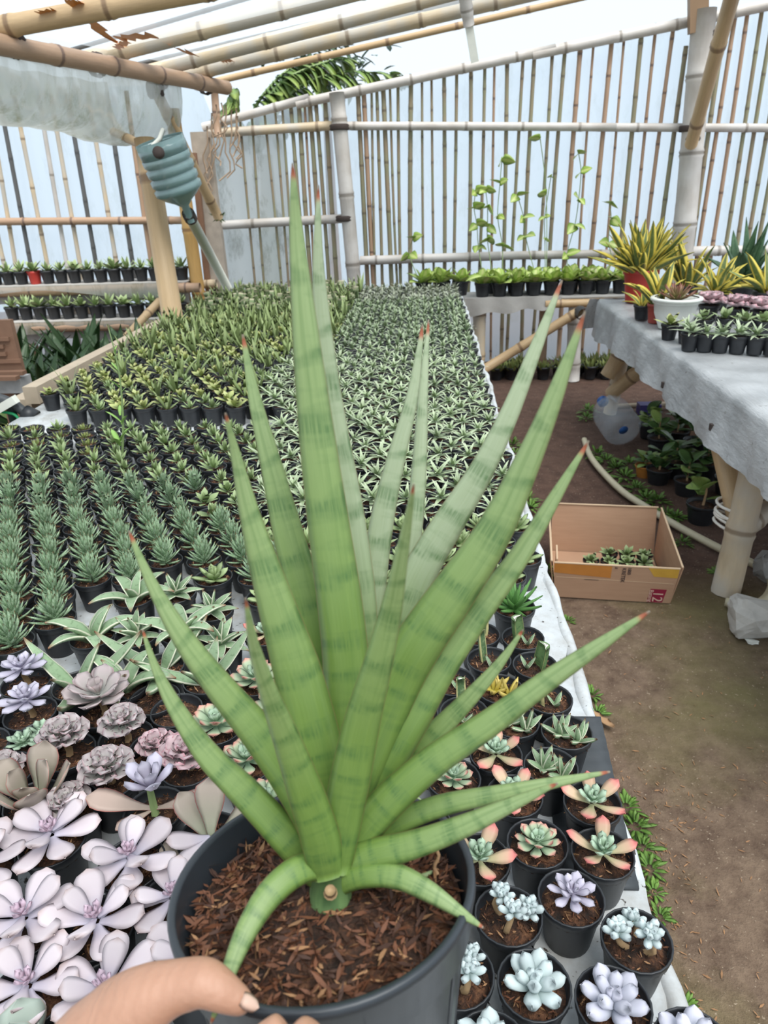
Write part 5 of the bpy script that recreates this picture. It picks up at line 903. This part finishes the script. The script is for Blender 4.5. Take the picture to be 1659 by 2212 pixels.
for i, (px, py, s_, lt) in enumerate([(1512, 1128, 1., 1), (1390, 1030, .7, 0), (1420, 1045, .9, 0), (1455, 1030, 1., 0), (1420, 975, .9, 0), (1520, 1035, 1.05, 0), (1570, 1070, 1., 0), (1480, 1070, .9, 0), (1500, 985, 1, 0), (1460, 960, .9, 0), (1550, 1010, 1, 0), (1400, 945, .9, 0)]):
    p = onz(px, py, -.012); t_ = thing('hoya_pot', 'broad-leaved hoya '+hl_[i], 'hoya', p, random.uniform(0, 6)); part('pot', lathe(pot_profile(.075*s_, .10*s_), 18), 'brown_tape' if i == 1 else 'black_plastic', t_); part('soil', soil_disc(.066*s_, .085*s_, .004, 14), 'soil', t_)
    part('stem', tube([(0, 0, .07*s_), (.005, .003, .15*s_), (0, .004, .2*s_)], [.006, .005, .003], 5), 'stem_tan', t_)
    for k in range(5 if lt else 11): a = random.uniform(0, 6.28); add('leaf', LM['hy2' if lt or random.random() < .15 else 'hy1'], t_, TR((.015*math.cos(a), .015*math.sin(a), s_*random.uniform(.1, .2)), 6.28*k*.382+a*.1, math.radians(random.uniform(-5, 55)), s_*random.uniform(.75, 1.1), random.uniform(-.4, .4)))
WEED = [mesh('foliage', joined(rosette([(9, 25, lg(.05, .02, .002, -.5, 3, 2, .1, 'ovate'), .01, .02, 0), (9, 55, lg(.045, .018, .002, -.4, 3, 2, .1, 'ovate'), .02, .012, .3), (7, 5, lg(.06, .02, .002, -.2, 3, 2, .1, 'ovate'), .005, .03, .5)], .4)), 'weed_leaf') for _ in range(3)]
wl = ['at the foot of the table beside the near path', 'along the path edge below the ribbed board', 'among the weeds by the hose', 'by the water jug']
for i, (px, py, s_, g_) in enumerate([(1278, 1505, .6, 0), (1290, 1545, .6, 0), (1352, 1748, .7, 1), (1372, 1790, .7, 1), (1388, 1835, .6, 1), (1402, 1880, .6, 1), (1412, 1930, .5, 1), (1425, 1985, .5, 1), (1478, 2180, .6, 1), (1108, 965, 1.1, 0), (1112, 985, 1., 0), (1138, 1085, 1., 0), (1145, 1100, .9, 0), (1225, 1345, .5, 0), (1180, 1235, .7, 0), (1290, 985, 1.1, 3), (1310, 1000, 1.1, 3), (1330, 1015, 1., 2), (1350, 1035, 1.1, 2), (1375, 1060, 1., 2), (1395, 1080, 1., 2), (1420, 1085, 1., 2), (1440, 1115, .9, 2), (1270, 890, 1., 3), (1265, 905, .9, 3), (1360, 1005, 1., 2), (1460, 1120, .8, 2), (1475, 1175, .7, 2), (1550, 1240, .6, 2)]):
    p = onz(px, py, -.01); t_ = tag(add('weed', WEED[i % 3]), 'small green weed '+wl[g_], 'weed', ['weeds at the table foot', 'weeds along the path edge', 'weeds by the hose', 'weeds by the jug'][g_]); t_.location = p.tolist(); t_.rotation_euler = (0, 0, i); t_.scale = (s_,)*3
g = xf(lg(.085, .028, .002, .7, 6, 3, .2, 'lance', wave=.15), TR((0, 0, .012), 2.3, 0)); p = onz(1325, 1578, -.004); o = add('fallen_leaf', mesh('fallen_leaf', g, 'dry_leaf')); o.location = p.tolist(); tag(o, 'curled dry brown leaf lying on the path', 'leaf')
lit = []
for i in range(420):
    px, py = random.choice([(random.uniform(1260, 1659), random.uniform(1320, 2212)), (random.uniform(1340, 1500), random.uniform(1650, 2212))]); p = onz(px, py, 0)
    if p[0] < TX+.06: continue
    p[2] = fz(p[0], p[1])+.002; lit.append((random.choice(CH), TR(p.tolist(), random.uniform(0, 6), 0, random.uniform(1, 2), random.uniform(-.5, .5))))
o = single('husk_litter', joined(lit), 'husk_pale', 'scattered pale rice husks on the earth path', 'litter'); o['kind'] = 'stuff'
# ---------------------------------------------------------------- left side: stand, pipe, shaded plants, tall weed
X_ = -2.02; A = ony(30, 800, 3.35); sx_, sy_ = A[0], 3.35
ws = thing('wooden_stand', 'weathered brown board stand with ledge slats at the left frame edge', 'stand', (sx_, sy_, 0)); zt = ony(30, 690, sy_)[2]; zl = ony(30, 800, sy_)[2]; wv_ = 90/FPX*3.4
part('back_board', box((-.06, 0, (zt+zl)/2), (.22, .03, zt-zl)), 'brown_wood', ws, False); part('ledge_slat', box((-.05, -.05, zl), (.26, .04, .018)), 'brown_wood', ws, False); part('ledge_slat', box((-.06, -.10, zl-.012), (.26, .04, .018)), 'brown_wood', ws, False); part('cement_slab', box((-.07, -.02, zl-.06), (.26, .10, .07)), 'mortar_grey', ws, False); part('leg', box((-.04, 0, (zl-.1)/2), (.07, .07, zl-.1)), 'brown_wood', ws, False)
for k in range(4): part('splinter', box((-.02+random.uniform(-.05, .04), -.022, zl+.05+k*.035), (.12, .012, .018)), 'brown_wood', ws, False)
Y = 2.6; P = [ony(a, b, Y) for a, b in ((-40, 850), (20, 868), (60, 895), (100, 914))]; sp2 = thing('irrigation_pipe', 'black irrigation pipe with coupling and white clamp beside the table corner', 'pipe', P[0]); part('pipe', rel(tube(spline(P, 12), .019, 10), P[0]), 'grey_plastic', sp2); part('coupling', rel(tube([P[2]-(P[3]-P[2])*.2, P[2]+(P[3]-P[2])*.45], .032, 12), P[0]), 'black_plastic', sp2); part('clamp', rel(beam(ony(-5, 885, Y-.03), ony(34, 862, Y-.03), .03, .03), P[0]), 'pvc_white', sp2, False)
part('green_cord', rel(tube(spline([ony(a, b, Y-.02) for a, b in ((5, 890), (30, 895), (42, 910), (25, 920), (12, 930))], 14), .006, 6), P[0]), 'green_cord', sp2); part('stand_pipe', rel(tube([P[1], (P[1][0], P[1][1], 0)], .018, 8), P[0]), 'grey_plastic', sp2)
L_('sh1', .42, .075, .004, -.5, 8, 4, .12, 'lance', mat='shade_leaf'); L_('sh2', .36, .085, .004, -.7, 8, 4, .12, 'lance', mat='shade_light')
for i, (x, y) in enumerate([(-1.85, 4.05), (-2.1, 3.75), (-2.35, 4.1), (-2.0, 4.45), (-2.6, 3.9), (-2.3, 4.6), (-2.75, 4.4), (-2.45, 4.95), (-2.05, 5.0), (-2.9, 4.9)]):  # dark plants, extra ones and leaves added to fill the shade below the shelf
    t_ = bigpot('shade_plant', ['broad dark leafy plant in the shade between timber and shelf', 'dark leafy plant with one pale shoot beside the wooden stand'][i == 1], 'foliage plant', x, y, -.012, .11, .16, 'black_plastic', group=None if i == 1 else 'shade plants below the shelf')
    for k in range(34): a = 6.28*k*.382; add('leaf', LM['sh2' if (i == 1 and k % 3 == 0) or random.random() < .06 else 'sh1'], t_, TR((.03*math.cos(a), .03*math.sin(a), .14), a, math.radians(random.uniform(35, 82)), random.uniform(.9, 1.6), random.uniform(-.5, .5)))
p = onz(264, 985, TZ+.06); tw = thing('tall_weed', 'slender bright green weed rising above the pots at the table lip', 'weed', p); Y = p[1]; S = [ony(a, b, Y) for a, b in ((264, 985), (266, 930), (264, 870), (258, 810), (248, 760), (232, 700))]; part('stem', rel(tube(spline(S, 20), np.linspace(.004, .0015, 20), 5), p), 'stem_green', tw)
for k, (v, s_) in enumerate([(0, 1.1), (0, 1.), (0, .9), (0, .9), (1, .9), (1, .8), (1, .6), (2, .7), (2, .5), (3, .55), (3, .4), (4, .3)]): q_ = S[v]-p+np.array([0, 0, random.uniform(0, .06)]); add('leaf', L_('tw', .06, .018, .002, -.4, 5, 3, .12, 'ovate', mat='bright_weed'), tw, TR(q_.tolist(), 2.4*k, math.radians(50), s_))
# ---------------------------------------------------------------- greenery outside, above the gable
gr = np.array(ony(560, 300, 7.4)); gr[2] = 0
bn = thing('banana_plant', 'ragged banana leaves rising outside beyond the slatted wall', 'banana plant', gr); part('trunk', rel(tube([gr, gr+np.array([.02, 0, 1.0]), gr+np.array([.05, 0, 1.75])], [.11, .09, .06], 12), gr), 'stem_green', bn)
top = gr+np.array([.05, 0, 1.7])
for P, W in [([(560, 330), (600, 240), (660, 180), (760, 155), (890, 168)], [10, 24, 34, 30, 4]), ([(560, 330), (545, 250), (590, 180), (640, 140), (690, 118)], [10, 20, 28, 24, 4]), ([(555, 330), (520, 270), (500, 230), (505, 190)], [10, 24, 26, 4]), ([(560, 330), (620, 240), (640, 240), (650, 250)], [10, 20, 20, 4]), ([(560, 330), (575, 230), (620, 170), (720, 130), (760, 140)], [10, 18, 24, 22, 4])]:
    Q = [ony(a, b, 7.3+.03*i*i) for i, (a, b) in enumerate(P)]; S = spline(Q, 30); Wn = np.interp(np.linspace(0, len(W)-1, 30), range(len(W)), W)*7.2/FPX; lf = part('leaf', rel(tube(S, np.linspace(.02, .005, 30), 5), gr), 'stem_green', bn); st_ = []
    for i in range(5, 29):
        d = nrm(S[i]-S[i-1])
        for sd in (-1, 1):
            if random.random() < .12: continue
            a = math.atan2(d[1]+sd*.9, d[0]); st_.append((lg(Wn[i]*random.uniform(1.3, 2.3)+.04, .085, .002, -random.uniform(.5, 1.5), 5, 2, .1, 'strap'), TR(S[i].tolist(), a, random.uniform(-.9, .1), 1, random.uniform(-.4, .4))))
    part('blade', rel(joined(st_), gr), 'banana_leaf', lf)
tg = ony(700, 150, 9.6); tg0 = tg.copy(); tg0[2] = 0; tr_ = thing('garden_tree', 'dark leafy tree crown seen far outside over the gable', 'tree', tg0); part('trunk', rel(tube([tg0, tg], [.08, .04], 8), tg0), 'brown_wood', tr_)
crown = [(lg(.16, .07, .004, -.3, 3, 2, .1, 'ovate'), TR((tg-tg0+RNG.normal(size=3)*np.array([.26, .26, .13])).tolist(), random.uniform(0, 6), random.uniform(-.8, .8))) for _ in range(260)]
part('crown', joined(crown), 'tree_leaf', tr_)['kind'] = 'stuff'
